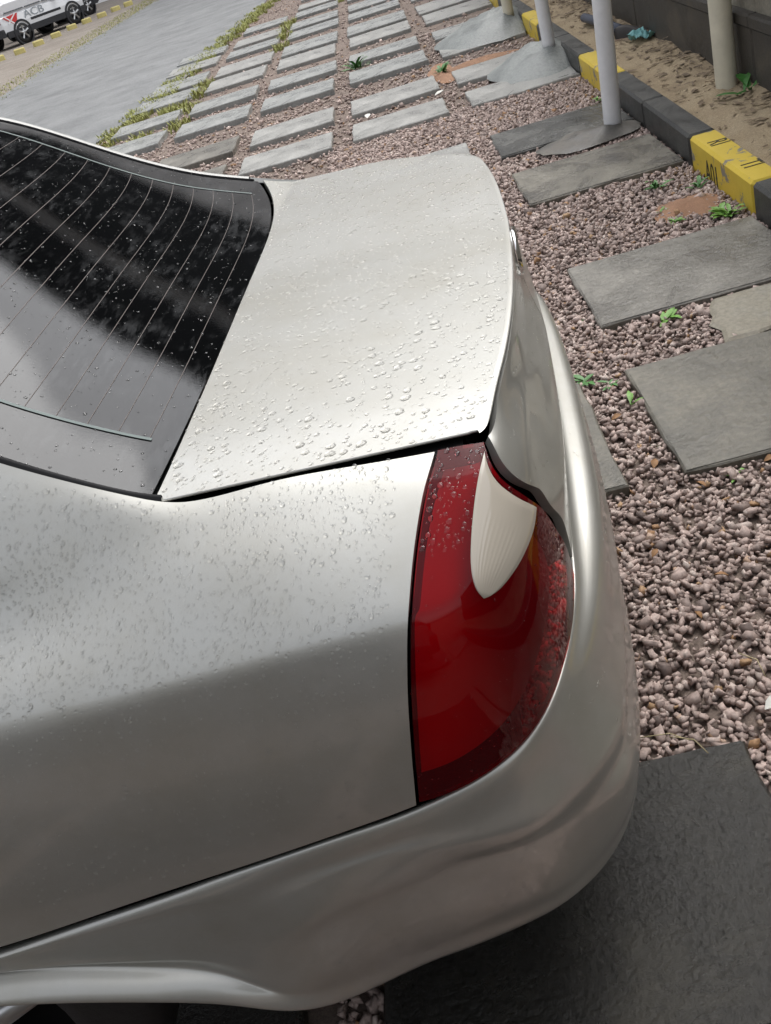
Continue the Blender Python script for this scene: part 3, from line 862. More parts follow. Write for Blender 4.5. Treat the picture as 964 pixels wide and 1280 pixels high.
def make_slab(x0, x1, y0, y1, m, top, fine=None, amp=.001):
    nx, ny, c = 9, 7, .006
    v, f = [], []
    w, d = x1-x0, y1-y0
    wob = lambda t, k: .004*math.sin(t*9+k*3.1) + .0025*math.sin(t*23+k*1.7)
    k = rs.random()*20
    per = [(-w/2 + w*i/nx, -d/2 + wob(i/nx, k)) for i in range(nx)] + [(w/2 + wob(i/ny, k+1), -d/2 + d*i/ny) for i in range(ny)] \
        + [(w/2 - w*i/nx, d/2 + wob(i/nx, k+2)) for i in range(nx)] + [(-w/2 + wob(i/ny, k+3), d/2 - d*i/ny) for i in range(ny)]
    n = len(per)
    for (z, s) in ((-.07, 1.0), (-c, 1.0), (0, None)):
        for x, y in per:
            if s is None:
                r = math.hypot(x, y); v.append((x*(1-c/r), y*(1-c/r), z - (.0015 if fine else 0)))
            else: v.append((x, y, z))
    for q in range(2):
        for i in range(n):
            j = (i+1) % n; f.append((q*n+i, q*n+j, (q+1)*n+j, (q+1)*n+i))
    if fine:
        gx_, gy_ = fine; b0 = len(v); cc = .007
        for j in range(gy_+1):
            for i in range(gx_+1):
                x, y = -w/2 + cc + (w-2*cc)*i/gx_, -d/2 + cc + (d-2*cc)*j/gy_
                e = min(i, gx_-i, j, gy_-j)/4
                z = amp*(mnoise.noise((x*42+k, y*42, k))*.9 + mnoise.noise((x*110, y*110+k, k))*.8 + .8*mnoise.noise((x*14, y*14, k)))
                v.append((x, y, .0008 + z*min(1, e)))
        for j in range(gy_):
            for i in range(gx_):
                a = b0 + j*(gx_+1)+i; f.append((a, a+1, a+gx_+2, a+gx_+1))
    f.append(tuple(2*n+i for i in range(n)))
    o = mesh('slab', v, f, m, pavement, False, loc=((x0+x1)/2, (y0+y1)/2, top))
    tx, ty = (rs.random(2)-.5)*.012
    o.rotation_euler = (tx, ty, (rs.random()-.5)*.02)
    slab_rects.append((x0, x1, y0, y1))
    return o
for ri, (y0, y1) in enumerate(rows):
    for ci, (x0, x1) in enumerate(cols):
        if y0 > 12 and ci == 0 and y0 > 17: continue
        if y0 > 19 and ci == 1: continue
        j = rs.random(4)*.03-.015
        top = 0.0
        if ci == 4 and y0 < 4.9: m = S_OLIVE if y0 < 3 else S_GREY
        elif ci == 4 and y0 < 6: m = S_STAIN
        elif ci == 4 and y0 < 7: m = S_DARK
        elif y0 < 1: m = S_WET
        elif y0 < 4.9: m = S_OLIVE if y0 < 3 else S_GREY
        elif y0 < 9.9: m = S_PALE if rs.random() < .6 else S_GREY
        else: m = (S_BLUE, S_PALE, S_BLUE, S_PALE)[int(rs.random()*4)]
        if y0 > 10.3 and ci < 4 and y0 < 12.5: m = S_BLUE; top = .02
        elif y0 > 8 and ci < 4: top = .008
        if y0 < 7: j *= .3
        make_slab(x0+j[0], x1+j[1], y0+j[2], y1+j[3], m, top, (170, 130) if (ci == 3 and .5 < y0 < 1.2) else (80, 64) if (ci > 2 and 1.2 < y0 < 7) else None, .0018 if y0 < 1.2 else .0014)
# cracked mortar patch between two slabs by the kerb
pm = MB(); rp = random.Random(4); pts = []
for k in range(26):
    if k < 9: x, y = .84 + .45*k/8, 3.215 + .012*rp.random()
    elif k < 13: x, y = 1.285, 3.215 + .37*(k-8.5)/4.5
    elif k < 21: x, y = 1.285 - .40*(k-12.5)/8, 3.585 - .012*rp.random()
    else: x, y = .885 - .05*(k-20)/6 + .05*(rp.random()-.5), 3.585 - .36*(k-20.5)/6
    pts.append((x, y, -.012 + .006*rp.random()))
pm.add(pts + [(x*.93+1.08*.07, y*.93+3.4*.07, z+.008) for x, y, z in pts], [(i, (i+1) % 26, 26+(i+1) % 26, 26+i) for i in range(26)] + [tuple(26+i for i in range(26))])
pm.build('mortar_patch', mat_slab('mortar', (.20, .17, .12), (.27, .245, .19), (.30, .30, .27), .6), pavement)

# ------------------------------------------------------------------ gravel: crushed stone, one mass
def stones(name, regions, seed, mat, zbase=-.036):
    r_ = np.random.default_rng(seed)
    # chopped blocks: 8 corners with two cut off, 10 verts
    cube = np.array([(-1,-1,-1),(1,-1,-1),(1,1,-1),(-1,1,-1),(-1,-1,1),(1,-1,1),(1,1,1),(-1,1,1)])*.62
    icf = np.array([(0,3,2),(0,2,1),(4,5,6),(4,6,7),(0,1,5),(0,5,4),(1,2,6),(1,6,5),(2,3,7),(2,7,6),(3,0,4),(3,4,7)])
    shapes = []
    for k in range(40):
        s = cube*(1 + .5*(r_.random((8, 3))-.5))
        s[4:, :2] *= .45 + .6*r_.random((4, 1)); s[:4, :2] *= .6 + .5*r_.random((4, 1))
        shapes.append(s)
    shapes = np.array(shapes)
    V, T = [], []
    for (x0, x1, y0, y1, n, size, zlift) in regions:
        x = x0 + r_.random(n)*(x1-x0); y = y0 + r_.random(n)*(y1-y0)
        keep = np.ones(n, bool)
        for (a, b, c, d) in slab_rects:
            e = .004
            keep &= ~((x > a+e) & (x < b-e) & (y > c+e) & (y < d-e))
        x, y = x[keep], y[keep]; n = len(x)
        sz = size*np.exp(r_.normal(0, .28, n))/2
        sc = np.stack([sz*(1.1+.7*r_.random(n)), sz*(.75+.4*r_.random(n)), sz*(.42+.3*r_.random(n))], 1)
        P = shapes[r_.integers(0, len(shapes), n)]*sc[:, None]
        # tilt then spin
        ta, tb = r_.normal(0, .6, (2, n)); sp = r_.random(n)*2*PI
        ca, sa = np.cos(ta)[:, None], np.sin(ta)[:, None]
        X, Y, Z = P[..., 0], P[..., 1], P[..., 2]
        Y, Z = Y*ca - Z*sa, Y*sa + Z*ca
        cb, sb = np.cos(tb)[:, None], np.sin(tb)[:, None]
        X, Z = X*cb + Z*sb, -X*sb + Z*cb
        cs, ss = np.cos(sp)[:, None], np.sin(sp)[:, None]
        X, Y = X*cs - Y*ss, X*ss + Y*cs
        z = zbase + sz*.35 + r_.random(n)*zlift
        V.append(np.stack([X + x[:, None], Y + y[:, None], Z + z[:, None]], 2).reshape(-1, 3))
        tone = np.repeat(r_.random(n), 8); T.append(tone)
    V = np.concatenate(V); T = np.concatenate(T); n = len(V)//8
    F = (icf[None] + (np.arange(n)*8)[:, None, None]).reshape(-1, 3)
    me = bpy.data.meshes.new(name)
    me.vertices.add(len(V)); me.vertices.foreach_set('co', V.ravel())
    me.loops.add(F.size); me.loops.foreach_set('vertex_index', F.ravel())
    me.polygons.add(len(F)); me.polygons.foreach_set('loop_start', np.arange(0, F.size, 3)); me.polygons.foreach_set('loop_total', np.full(len(F), 3))
    at_ = me.attributes.new('tone', 'FLOAT', 'POINT'); at_.data.foreach_set('value', T)
    me.materials.append(mat); me.update(calc_edges=True)
    o = link(bpy.data.objects.new(name, me))
    return o
GRAV, nt, b = nmat('crushed_stone')
at = nt.nodes.new('ShaderNodeAttribute'); at.attribute_name = 'tone'
rg = ramp(nt, at.outputs['Fac'], [(0.0, (.17, .13, .115)), (.15, (.31, .24, .212)), (.5, (.42, .325, .288)), (.80, (.48, .375, .333)), (.965, (.54, .455, .405)), (.978, (.36, .20, .10)), (1.0, (.40, .27, .16))])
n2 = noise_node(nt, 120, 5, .7); r2 = ramp(nt, n2.outputs[0], [(.3, (.7,)*3), (.7, (1.2,)*3)])
nt.links.new(mixc(nt, 1.0, rg.outputs[0], r2.outputs[0], 'MULTIPLY'), b.inputs['Base Color'])
setp(b, rough=.62, spec=.3); bump(nt, b, n2.outputs[0], .4, .003)
gv = stones('gravel', [(-.5, 1.31, .35, 4.7, 44000, .0205, .016), (-.6, 1.31, 4.7, 8.1, 30000, .022, .014), (-3.3, 1.31, 8.1, 12.6, 9000, .026, .004), (-2.8, 1.31, 12.6, 24, 4000, .028, .004), (-3.3, -.6, 4.0, 8.1, 6000, .026, .010)], 5, GRAV)
tag(gv, 'pinkish brown crushed stone spread between the concrete slabs', 'gravel', kind='stuff')

# ------------------------------------------------------------------ kerb, verge, wall
YEL, nt, b = nmat('yellow_kerb_paint')
n = noise_node(nt, 5.0, 8, .7, dist=.6); r = ramp(nt, n.outputs[0], [(.435, (.20, .185, .16)), (.45, (.58, .42, .035)), (.8, (.68, .50, .05))])
nt.links.new(r.outputs[0], b.inputs['Base Color']); setp(b, rough=.5)
n2 = noise_node(nt, 70, 5, .7); bump(nt, b, n2.outputs[0], .25, .004)
BLK = mat_slab('black_kerb_paint', (.018, .018, .017), (.035, .036, .034), (.085, .082, .07), .5)
INK = simple('stencil_ink', (.03, .025, .01), .7)
kerb = tag(empty('kerb', (1.30, 0, 0)), kind='structure')
edges = [(-1.2, -.3, 0), (-.29, .6, 0), (.61, 1.54, 0), (1.55, 2.45, 1), (2.46, 3.38, 0), (3.39, 4.29, 0), (4.30, 5.20, 1), (5.21, 6.12, 0), (6.13, 7.03, 0), (7.04, 7.98, 1), (7.99, 8.94, 0), (8.95, 9.86, 0), (9.87, 10.72, 1), (10.73, 11.65, 0), (11.66, 12.58, 0), (12.59, 13.5, 1), (13.51, 14.5, 0), (14.51, 15.4, 0), (15.41, 16.3, 1), (16.31, 18, 0), (18.01, 20, 0)]
for y0, y1, ye in edges:
    k = MB().cbox(0, .135, -(y1-y0)/2, (y1-y0)/2, -.10, .13, .014)
    o = k.build('kerb_stone', YEL if ye else BLK, kerb, loc=((rs.random()-.5)*.008, (y0+y1)/2, (rs.random()-.5)*.006))
    if abs(y0-4.30) < .01:
        yellow = o
        o['label'] = 'yellow kerb stone marked A01'
def cu_mesh(cu):
    t_ = bpy.data.objects.new('tmp_text', cu); COL.objects.link(t_)
    me = bpy.data.meshes.new_from_object(t_.evaluated_get(bpy.context.evaluated_depsgraph_get()))
    bpy.data.objects.remove(t_)
    return me
def text(s, size, loc, rot, parent, sx=1.0, name='stencil_text'):
    cu = bpy.data.curves.new(name, 'FONT'); cu.body = s; cu.size = size; cu.align_x = 'CENTER'; cu.align_y = 'CENTER'; cu.extrude = 0.0006
    cu.materials.append(INK)
    o = bpy.data.objects.new(name, cu_mesh(cu)); o.location = loc; o.rotation_euler = rot; o.scale = (sx, 1, 1)
    return link(o, parent)
text('A01', .155, (-.0012, .12, .015), (PI/2, 0, -PI/2), yellow, .78)
text('RI', .13, (.068, .22, .1312), (0, 0, -PI/2), yellow, .8)
text('TI', .13, (.075, -.22, .1312), (0, 0, -PI/2), yellow, .8)

vg = []
nx, ny = 14, 160
vv, ff = [], []
for j in range(ny+1):
    for i in range(nx+1):
        x = 1.432 + (1.90-1.432)*i/nx; y = -2 + 24*j/ny
        z = .085 + .03*mnoise.noise((x*5, y*3, 0)) + .02*mnoise.noise((x*14, y*11, 3)) + .04*(i/nx)
        vv.append((x, y, z))
for j in range(ny):
    for i in range(nx):
        a = j*(nx+1)+i; ff.append((a, a+1, a+nx+2, a+nx+1))
tag(mesh('verge', vv, ff, SAND, None, True), kind='structure')

DEB = simple('dry_debris', (.19, .14, .09), .8, var=.5, vscale=3)
rdb = random.Random(21); dm = MB()
for k in range(1100):
    y = rdb.uniform(4.2, 13); x = 1.85 - abs(rdb.gauss(0, .16)) if rdb.random() < .75 else rdb.uniform(1.45, 1.85)
    if x < 1.445 or x > 1.83: continue
    l = rdb.uniform(.008, .035); w = l*rdb.uniform(.12, .5); a = rdb.random()*6.28; c_, s_ = math.cos(a), math.sin(a)
    i_ = (x-1.432)/(1.90-1.432)
    z = .085 + .03*mnoise.noise((x*5, y*3, 0)) + .02*mnoise.noise((x*14, y*11, 3)) + .04*i_ + .006
    q = [(-l, -w, rdb.uniform(0, .006)), (l, -w*.6, rdb.uniform(0, .012)), (l*.8, w, rdb.uniform(0, .012)), (-l*.7, w, rdb.uniform(0, .006))]
    dm.add([(x + px*c_ - py*s_, y + px*s_ + py*c_, z + pz) for px, py, pz in q], [(0, 1, 2, 3)])
tag(dm.build('leaf_litter', DEB), 'dry twigs and leaf litter strewn over the sandy verge', 'litter', kind='stuff')
WALLD = mat_slab('stained_plinth', (.018, .016, .013), (.05, .043, .034), (.10, .085, .062), .75)
WALLU = mat_slab('old_wall_render', (.14, .125, .095), (.24, .22, .175), (.33, .31, .25), .8)
wall = empty('boundary_wall', (1.83, 0, 0)); tag(wall, 'old stained boundary wall with a dark damp plinth behind the kerb', 'wall')
for k in range(9):
    y0 = -2 + k*2.6
    MB().cbox(0, .25, y0+.006, y0+2.594, -.1, .415, .015).build('plinth_block', WALLD, wall)
    MB().cbox(-.015, .25, y0+.004, y0+2.596, .416, .475, .012).build('ledge', WALLD, wall)
    MB().cbox(.03, .25, y0+.004, y0+2.596, .476, 2.3, .01).build('wall_panel', WALLU, wall)

# ------------------------------------------------------------------ posts and their mortar footings
POSTM, nt, b = nmat('white_post_paint')
n = noise_node(nt, 9, 7, .65); r = ramp(nt, n.outputs[0], [(.3, (.62, .62, .63)), (.7, (.74, .74, .745))]); nt.links.new(r.outputs[0], b.inputs['Base Color']); setp(b, rough=.35)
POSTC = simple('cream_post_paint', (.62, .58, .46), .45, var=.12, vscale=6)
def post(base, top, r, mat, label):
    b_, t_ = Vector(base), Vector(top)
    p = MB().tube([b_, b_.lerp(t_, .02), b_.lerp(t_, .5), t_], r, 20)
    o = p.build('post', mat, None, True)
    for q in o.data.polygons: q.use_smooth = len(q.vertices) == 4
    return tag(o, label, 'post', 'posts along the kerb')
post((1.145, 6.235, .0), (1.145+.045*3.8, 6.24, 2.6), .051, POSTM, 'leaning white round post on the dark slab beside the kerb')
post((1.205, 8.62, .12), (1.225, 8.62, 2.6), .049, POSTM, 'white round post set in a mortar mound near a yellow kerb stone')
post((1.20, 10.85, .12), (1.2, 10.85, 2.6), .05, POSTC, 'farthest post, its foot in the farther mortar mound')
post((1.745, 6.02, .03), (1.775, 6.02, 2.6), .06, POSTC, 'thick cream post standing on the verge against the dark wall')
MORT = mat_slab('mortar_mound', (.15, .16, .155), (.26, .275, .265), (.34, .35, .335), .55)
MORTD = mat_slab('mortar_mound_dark', (.05, .047, .042), (.11, .10, .085), (.19, .17, .14), .6)
def mound(cx, cy, lx, ly, h, mat, label, seed, skew=0.0):
    n, m = 30, 9; v, f = [], []
    for j in range(m+1):
        q = 1 - j/m
        for i in range(n):
            a = 2*PI*i/n
            rr_ = 1 + .22*mnoise.noise((math.cos(a)*1.3+seed, math.sin(a)*1.3, seed)) + .1*mnoise.noise((math.cos(a)*4, math.sin(a)*4, seed+5))
            x, y = cx + lx*q*rr_*math.cos(a) + skew*(1-q), cy + ly*q*rr_*math.sin(a)
            z = h*(1-q**1.6)*(1 + .25*mnoise.noise((x*9, y*9, seed))) + .006*mnoise.noise((x*30, y*30, 1)) - .004
            v.append((x, y, z))
    for j in range(m):
        for i in range(n):
            k = (i+1) % n; f.append((j*n+i, j*n+k, (j+1)*n+k, (j+1)*n+i))
    return tag(mesh('mortar_mound', v, f, mat), label, 'mortar mound', 'mortar footings of the posts')
mound(1.08, 8.75, .36, .50, .17, MORT, 'smooth grey mortar mound around the foot of the middle white post', 2.0, .12)
mound(1.0, 11.1, .50, .62, .20, MORT, 'larger mortar mound farther along the kerb beyond the middle white post', 6.0, .16)
mound(1.0, 6.22, .30, .20, .045, MORTD, 'low dark mortar spill around the leaning white post', 9.0, .1)

CLAY = mat_soil('orange_clay', [(.24, .13, .075), (.36, .20, .12), (.42, .25, .15)], 5, .5)
def clay(cx, cy, lx, ly, h, seed, label):
    o = mound(cx, cy, lx, ly, h, CLAY, label, seed); o.name = 'clay_patch'; o['category'] = 'soil patch'; o['group'] = 'orange clay washed over the gravel'; o.location.z = -.022
clay(1.13, 4.66, .17, .17, .028, 3.3, 'orange clay patch on the gravel below the yellow kerb stone')
clay(.42, 9.85, .12, .5, .03, 4.4, 'orange clay strip between far slab columns')
clay(.75, 9.85, .35, .16, .03, 5.1, 'orange clay strip behind the grey mortar mound')

# ------------------------------------------------------------------ weeds, litter, grass
LEAF = simple('weed_leaf', (.115, .27, .03), .5, var=.3, vscale=30)
LEAFD = simple('dark_weed_leaf', (.05, .17, .03), .5, var=.3, vscale=30)
def weed(x, y, z, n, size, label, mat=None, seed=1, h=.5):
    r_ = random.Random(seed); mb = MB()
    for k in range(n):
        a = r_.random()*2*PI; l = size*(.55 + .6*r_.random()); w = l*(.22 + .14*r_.random()); up = .25 + h*r_.random()
        d = Vector((math.cos(a), math.sin(a), 0)); s = Vector((-d.y, d.x, 0)); b0 = Vector((r_.uniform(-1, 1), r_.uniform(-1, 1), 0))*size*.25
        pts = []
        for t, ww in ((0, .12), (.35, .9), (.65, 1.0), (.88, .5), (1, .04)):
            c = b0 + d*l*t + Vector((0, 0, l*(up*t - .55*t*t*up + .05)))
            pts += [c - s*w*ww*.5 + Vector((0, 0, .1*w*ww)), c, c + s*w*ww*.5 + Vector((0, 0, .1*w*ww))]
        f = []
        for i in range(4): f += [(3*i, 3*i+1, 3*i+4, 3*i+3), (3*i+1, 3*i+2, 3*i+5, 3*i+4)]
        mb.add(pts, f)
        mb.tube([b0*.3, b0], .0012, 4)
    o = mb.build('weed', mat or LEAF, None, True, loc=(x, y, z))
    return tag(o, label, 'weed', 'weeds growing in the gravel')
weed(.72, 3.53, -.02, 9, .075, 'bright green weed at the front edge of the grey slab by the kerb', seed=1)
weed(1.22, 4.40, -.02, 26, .075, 'bushy light green weed at the foot of the yellow kerb stone', seed=2, h=.9)
weed(1.075, 5.02, -.02, 14, .07, 'dark green weed in gravel between two slabs near the kerb', LEAFD, 3, 1.2)
weed(1.02, 4.50, -.02, 12, .05, 'small yellowish weed pair in the gravel left of the bushy weed', seed=4)
weed(1.01, 4.68, -.02, 6, .04, 'tiny weed just beyond the small yellowish weed pair', seed=14)
weed(1.225, 4.86, -.02, 8, .06, 'sparse dark weed against the yellow kerb face', LEAFD, 5, 1.0)
weed(.365, 3.22, -.02, 10, .055, 'low green weed beside the slab behind the bumper', LEAFD, 6, .3)
weed(.44, 3.15, -.02, 8, .05, 'low green weed beside the corner of the olive slab', LEAFD, 7, .3)
weed(.475, 2.98, -.015, 3, .055, 'single pale leaf pressed on the olive slab edge', seed=8)
weed(.49, 2.70, -.03, 3, .035, 'small blue green sprout along the olive slab edge', LEAFD, 9)
weed(.475, 3.75, -.03, 4, .04, 'tiny sprout at the left edge of the grey slab', LEAFD, 10)
weed(.62, 2.44, -.025, 4, .035, 'yellow green sprout under the front edge of the olive slab', seed=11)
weed(1.80, 5.78, .09, 11, .16, 'broad leaved green weed beside the thick cream post', LEAFD, 12, 1.1)
weed(.42, 9.75, -.02, 16, .10, 'dark grass tuft among far slabs beside a puddle stain', LEAFD, 13, 1.4)
weed(-.33, 11.4, -.01, 22, .17, 'dark weed clump on the far bluish slabs', LEAFD, 15, 1.4)
weed(1.24, 7.1, -.02, 10, .06, 'yellow green weed at the yellow kerb stone behind the leaning post', seed=16, h=1.0)

GRASS = simple('verge_grass', (.27, .28, .075), .7, var=.35, vscale=4)
def grass(name, spots, seed, label):
    r_ = random.Random(seed); mb = MB()
    for (x, y, rx, ry, n, h) in spots:
        for k in range(n):
            px, py = x + rx*r_.uniform(-1, 1), y + ry*r_.uniform(-1, 1); a = r_.random()*6.28; l = h*(.5+.8*r_.random()); w = .006 + .006*r_.random()
            d = Vector((math.cos(a), math.sin(a), 0)); s = Vector((-d.y, d.x, 0))*w; b0 = Vector((px, py, -.04)); m_ = b0 + d*l*.25 + Vector((0, 0, l*.6)); t = b0 + d*l*.7 + Vector((0, 0, l))
            mb.add([b0-s, b0+s, m_+s*.7, m_-s*.7, t], [(0, 1, 2, 3), (3, 2, 4)])
    return tag(mb.build(name, GRASS), label, 'grass', kind='stuff')
spots = []
for k in range(46):
    y = 11.6 + k*.27; spots.append((-3.15 + .09*(y-12) + .12*math.sin(k*1.7), y, .15, .2, 120, .06))
for (x, y) in [(-2.28, 11.4), (-2.27, 12.4), (-2.3, 13.3), (-2.3, 14.0), (-1.38, 16.6), (-1.4, 17.5), (-2.5, 12.7), (-2.7, 11.3), (-1.38, 15.4), (-2.8, 14.1), (-2.6, 12.6), (-1.4, 18.3), (-.5, 19.5), (-.5, 21)]:
    spots.append((x, y, .12, .25, 110, .075))
grass('grass', spots, 3, 'yellow green grass along the edge of the slabs by the road')
spots = []
for k in range(90):
    y = 20 + k*.28; spots.append((-7.6 - .35*abs(math.sin(k*.7)), y, .55, .3, 60, .05))
grass('grass', spots, 4, 'patchy grass along the far edge of the concrete road')

# litter on the verge
SHOE = simple('dark_shoe', (.03, .025, .024), .6); TEAL = simple('teal_cloth', (.20, .42, .42), .8, var=.25, vscale=20); PIPE = simple('dark_blue_pipe', (.05, .06, .09), .5)
sh = empty('discarded_shoe', (1.745, 8.15, .10), math.radians(-35)); tag(sh, 'discarded dark shoe lying on the sandy verge beside teal cloth', 'shoe')
prof = [(-.13, .035, .075), (-.10, .042, .085), (-.04, .042, .085), (.02, .045, .062), (.08, .05, .045), (.12, .04, .03), (.14, .012, .02)]
v, f = [], []
for x, w, h in prof:
    for k in range(12):
        a = PI*k/11; v.append((x, math.cos(a)*w, .012 + h*math.sin(a)**.7))
for i in range(len(prof)-1):
    for k in range(11): f.append((i*12+k, i*12+k+1, (i+1)*12+k+1, (i+1)*12+k))
f.append(tuple(range(12)))
mesh('upper', v, f, SHOE, sh)
v2 = [(x, s*w*1.08, z) for x, w, h in prof for s in (1, -1) for z in (0, .016)]
f2 = []
for i in range(len(prof)-1):
    a = i*4; b = a+4; f2 += [(a, b, b+1, a+1), (a+2, a+3, b+3, b+2), (a, a+2, b+2, b), (a+1, b+1, b+3, a+3)]
mesh('sole', v2, f2, simple('shoe_sole', (.35, .25, .2), .7), sh, False)
tag(MB().tube([(1.70, 8.35, .145), (1.66, 8.9, .15), (1.62, 9.3, .15)], .035, 14).build('pipe', PIPE, None, True), 'dark blue grey pipe lying on the verge behind the leaning post', 'pipe')
v, f = [], []
for j in range(13):
    for i in range(13):
        x, y = (i/12-.5)*.20, (j/12-.5)*.24
        v.append((x*(1+.3*mnoise.noise((y*20, 0, 0))), y, .03 + .05*mnoise.noise((x*16, y*16, 2)) + .03*mnoise.noise((x*40, y*40, 5))))
for j in range(12):
    for i in range(12): f.append((j*13+i, j*13+i+1, j*13+i+14, j*13+i+13))
tag(mesh('cloth', v, f, TEAL, None, False, loc=(1.785, 7.98, .11)), 'crumpled teal cloth on the verge against the wall', 'cloth')

DRY = simple('dry_leaf', (.27, .135, .05), .7, var=.4, vscale=25); PALE = simple('pale_litter', (.62, .61, .56), .7)
def leaf(x, y, z, l, a, m, label, cat='leaf', name='fallen_leaf', tilt=.2):
    v = []
    for t, w in ((0, .05), (.25, .42), (.5, .55), (.78, .34), (1, .03)):
        v += [(t*l-l/2, -w*l/2, .006*math.sin(t*3)+.004), (t*l-l/2, 0, .002+.006*math.sin(t*3)), (t*l-l/2, w*l/2, .007*math.sin(t*3)+.004)]
    f = []
    for i in range(4): f += [(3*i, 3*i+3, 3*i+4, 3*i+1), (3*i+1, 3*i+4, 3*i+5, 3*i+2)]
    v += [(p[0], p[1], p[2]-.0012) for p in v]; f += [tuple(i+15 for i in q[::-1]) for q in f]
    o = mesh(name, v, f, m, None, True, loc=(x, y, z)); o.rotation_euler = (tilt, -.15, a)
    return tag(o, label, cat, 'litter on the gravel')
leaf(.40, 2.88, .004, 0.0360, .3, DRY, 'curled brown leaf in the gravel left of the olive slab')
leaf(.435, 2.56, .004, 0.0396, 1.2, DRY, 'curled orange brown leaf by the near corner of the olive slab')
leaf(.52, 2.40, .002, 0.0324, 2.2, DRY, 'small orange leaf under the front edge of the olive slab')
leaf(.72, 2.44, .002, 0.0360, .1, DRY, 'dry leaf at the shaded front edge of the olive slab')
leaf(.33, 2.15, .002, 0.0288, .8, DRY, 'yellow brown leaf in open gravel behind the bumper')
leaf(.36, 1.88, .002, 0.0252, 1.9, DRY, 'orange leaf in gravel close to the bumper')
leaf(.45, 2.0, .002, 0.0324, 2.9, DRY, 'amber leaf in the middle of the open gravel')
leaf(.42, 1.555, .012, .05, .4, PALE, 'pale flat stone chip at the gravel edge near the dark wet slab', 'stone chip', 'stone_chip', .1)
leaf(.285, 1.10, .003, .016, .9, PALE, 'white fleck on the wet slab near the frame edge', 'stone chip', 'stone_chip', .05)
leaf(.32, 8.85, .0, .09, .4, PALE, 'white scrap on the soil beside the far slabs', 'scrap', 'scrap', .1)
leaf(-.28, 8.8, .0, .09, 1.4, PALE, 'white scrap between two far pale slabs', 'scrap', 'scrap', .1)
for k, (x0, y0, x1, y1) in enumerate([(.20, 1.53, .26, 1.47), (.145, 1.545, .235, 1.515), (.40, 1.72, .43, 1.64)]):
    o = MB().tube([(x0, y0, .012), ((x0+x1)/2+.012, (y0+y1)/2, .02), (x1, y1, .006)], .0012, 5).build('straw', simple('straw', (.45, .38, .22), .7), None, True)
    tag(o, ['dry straw lying on the corner of the wet slab', 'thin dry straw along the far edge of the wet slab', 'dry straw on gravel near the frame edge'][k], 'straw', 'litter on the gravel')
# ------------------------------------------------------------------ far parking row: wheel stops, two parked cars
STOP = simple('yellow_block', (.55, .47, .18), .7, var=.2, vscale=6)
blk = [(-11.38, 34.5), (-10.85, 35.0), (-10.58, 36.3), (-10.36, 37.8), (-10.28, 39.8), (-9.98, 40.9), (-9.55, 41.6), (-9.3, 43.0), (-8.95, 43.8)]
lbl = ['leftmost yellow wheel stop at the frame edge', 'second yellow wheel stop from the left', 'yellow wheel stop just below the rear wheel of the parked car', 'yellow wheel stop under the middle of the parked car',
       'yellow wheel stop behind the door of the parked car', 'yellow wheel stop at the front wheel of the parked car', 'yellow wheel stop below the gap between the two parked cars', 'yellow wheel stop under the farther white car', 'rightmost yellow wheel stop of the far row']
for (x, y), l in zip(blk, lbl):
    o = MB().cbox(-.17, .17, -.09, .09, -.03, .14, .03).build('wheel_stop', STOP, None, loc=(x, y, 0), rotz=math.radians(20+20*random.random()))
    tag(o, l, 'wheel stop', 'yellow wheel stops along the far bays')

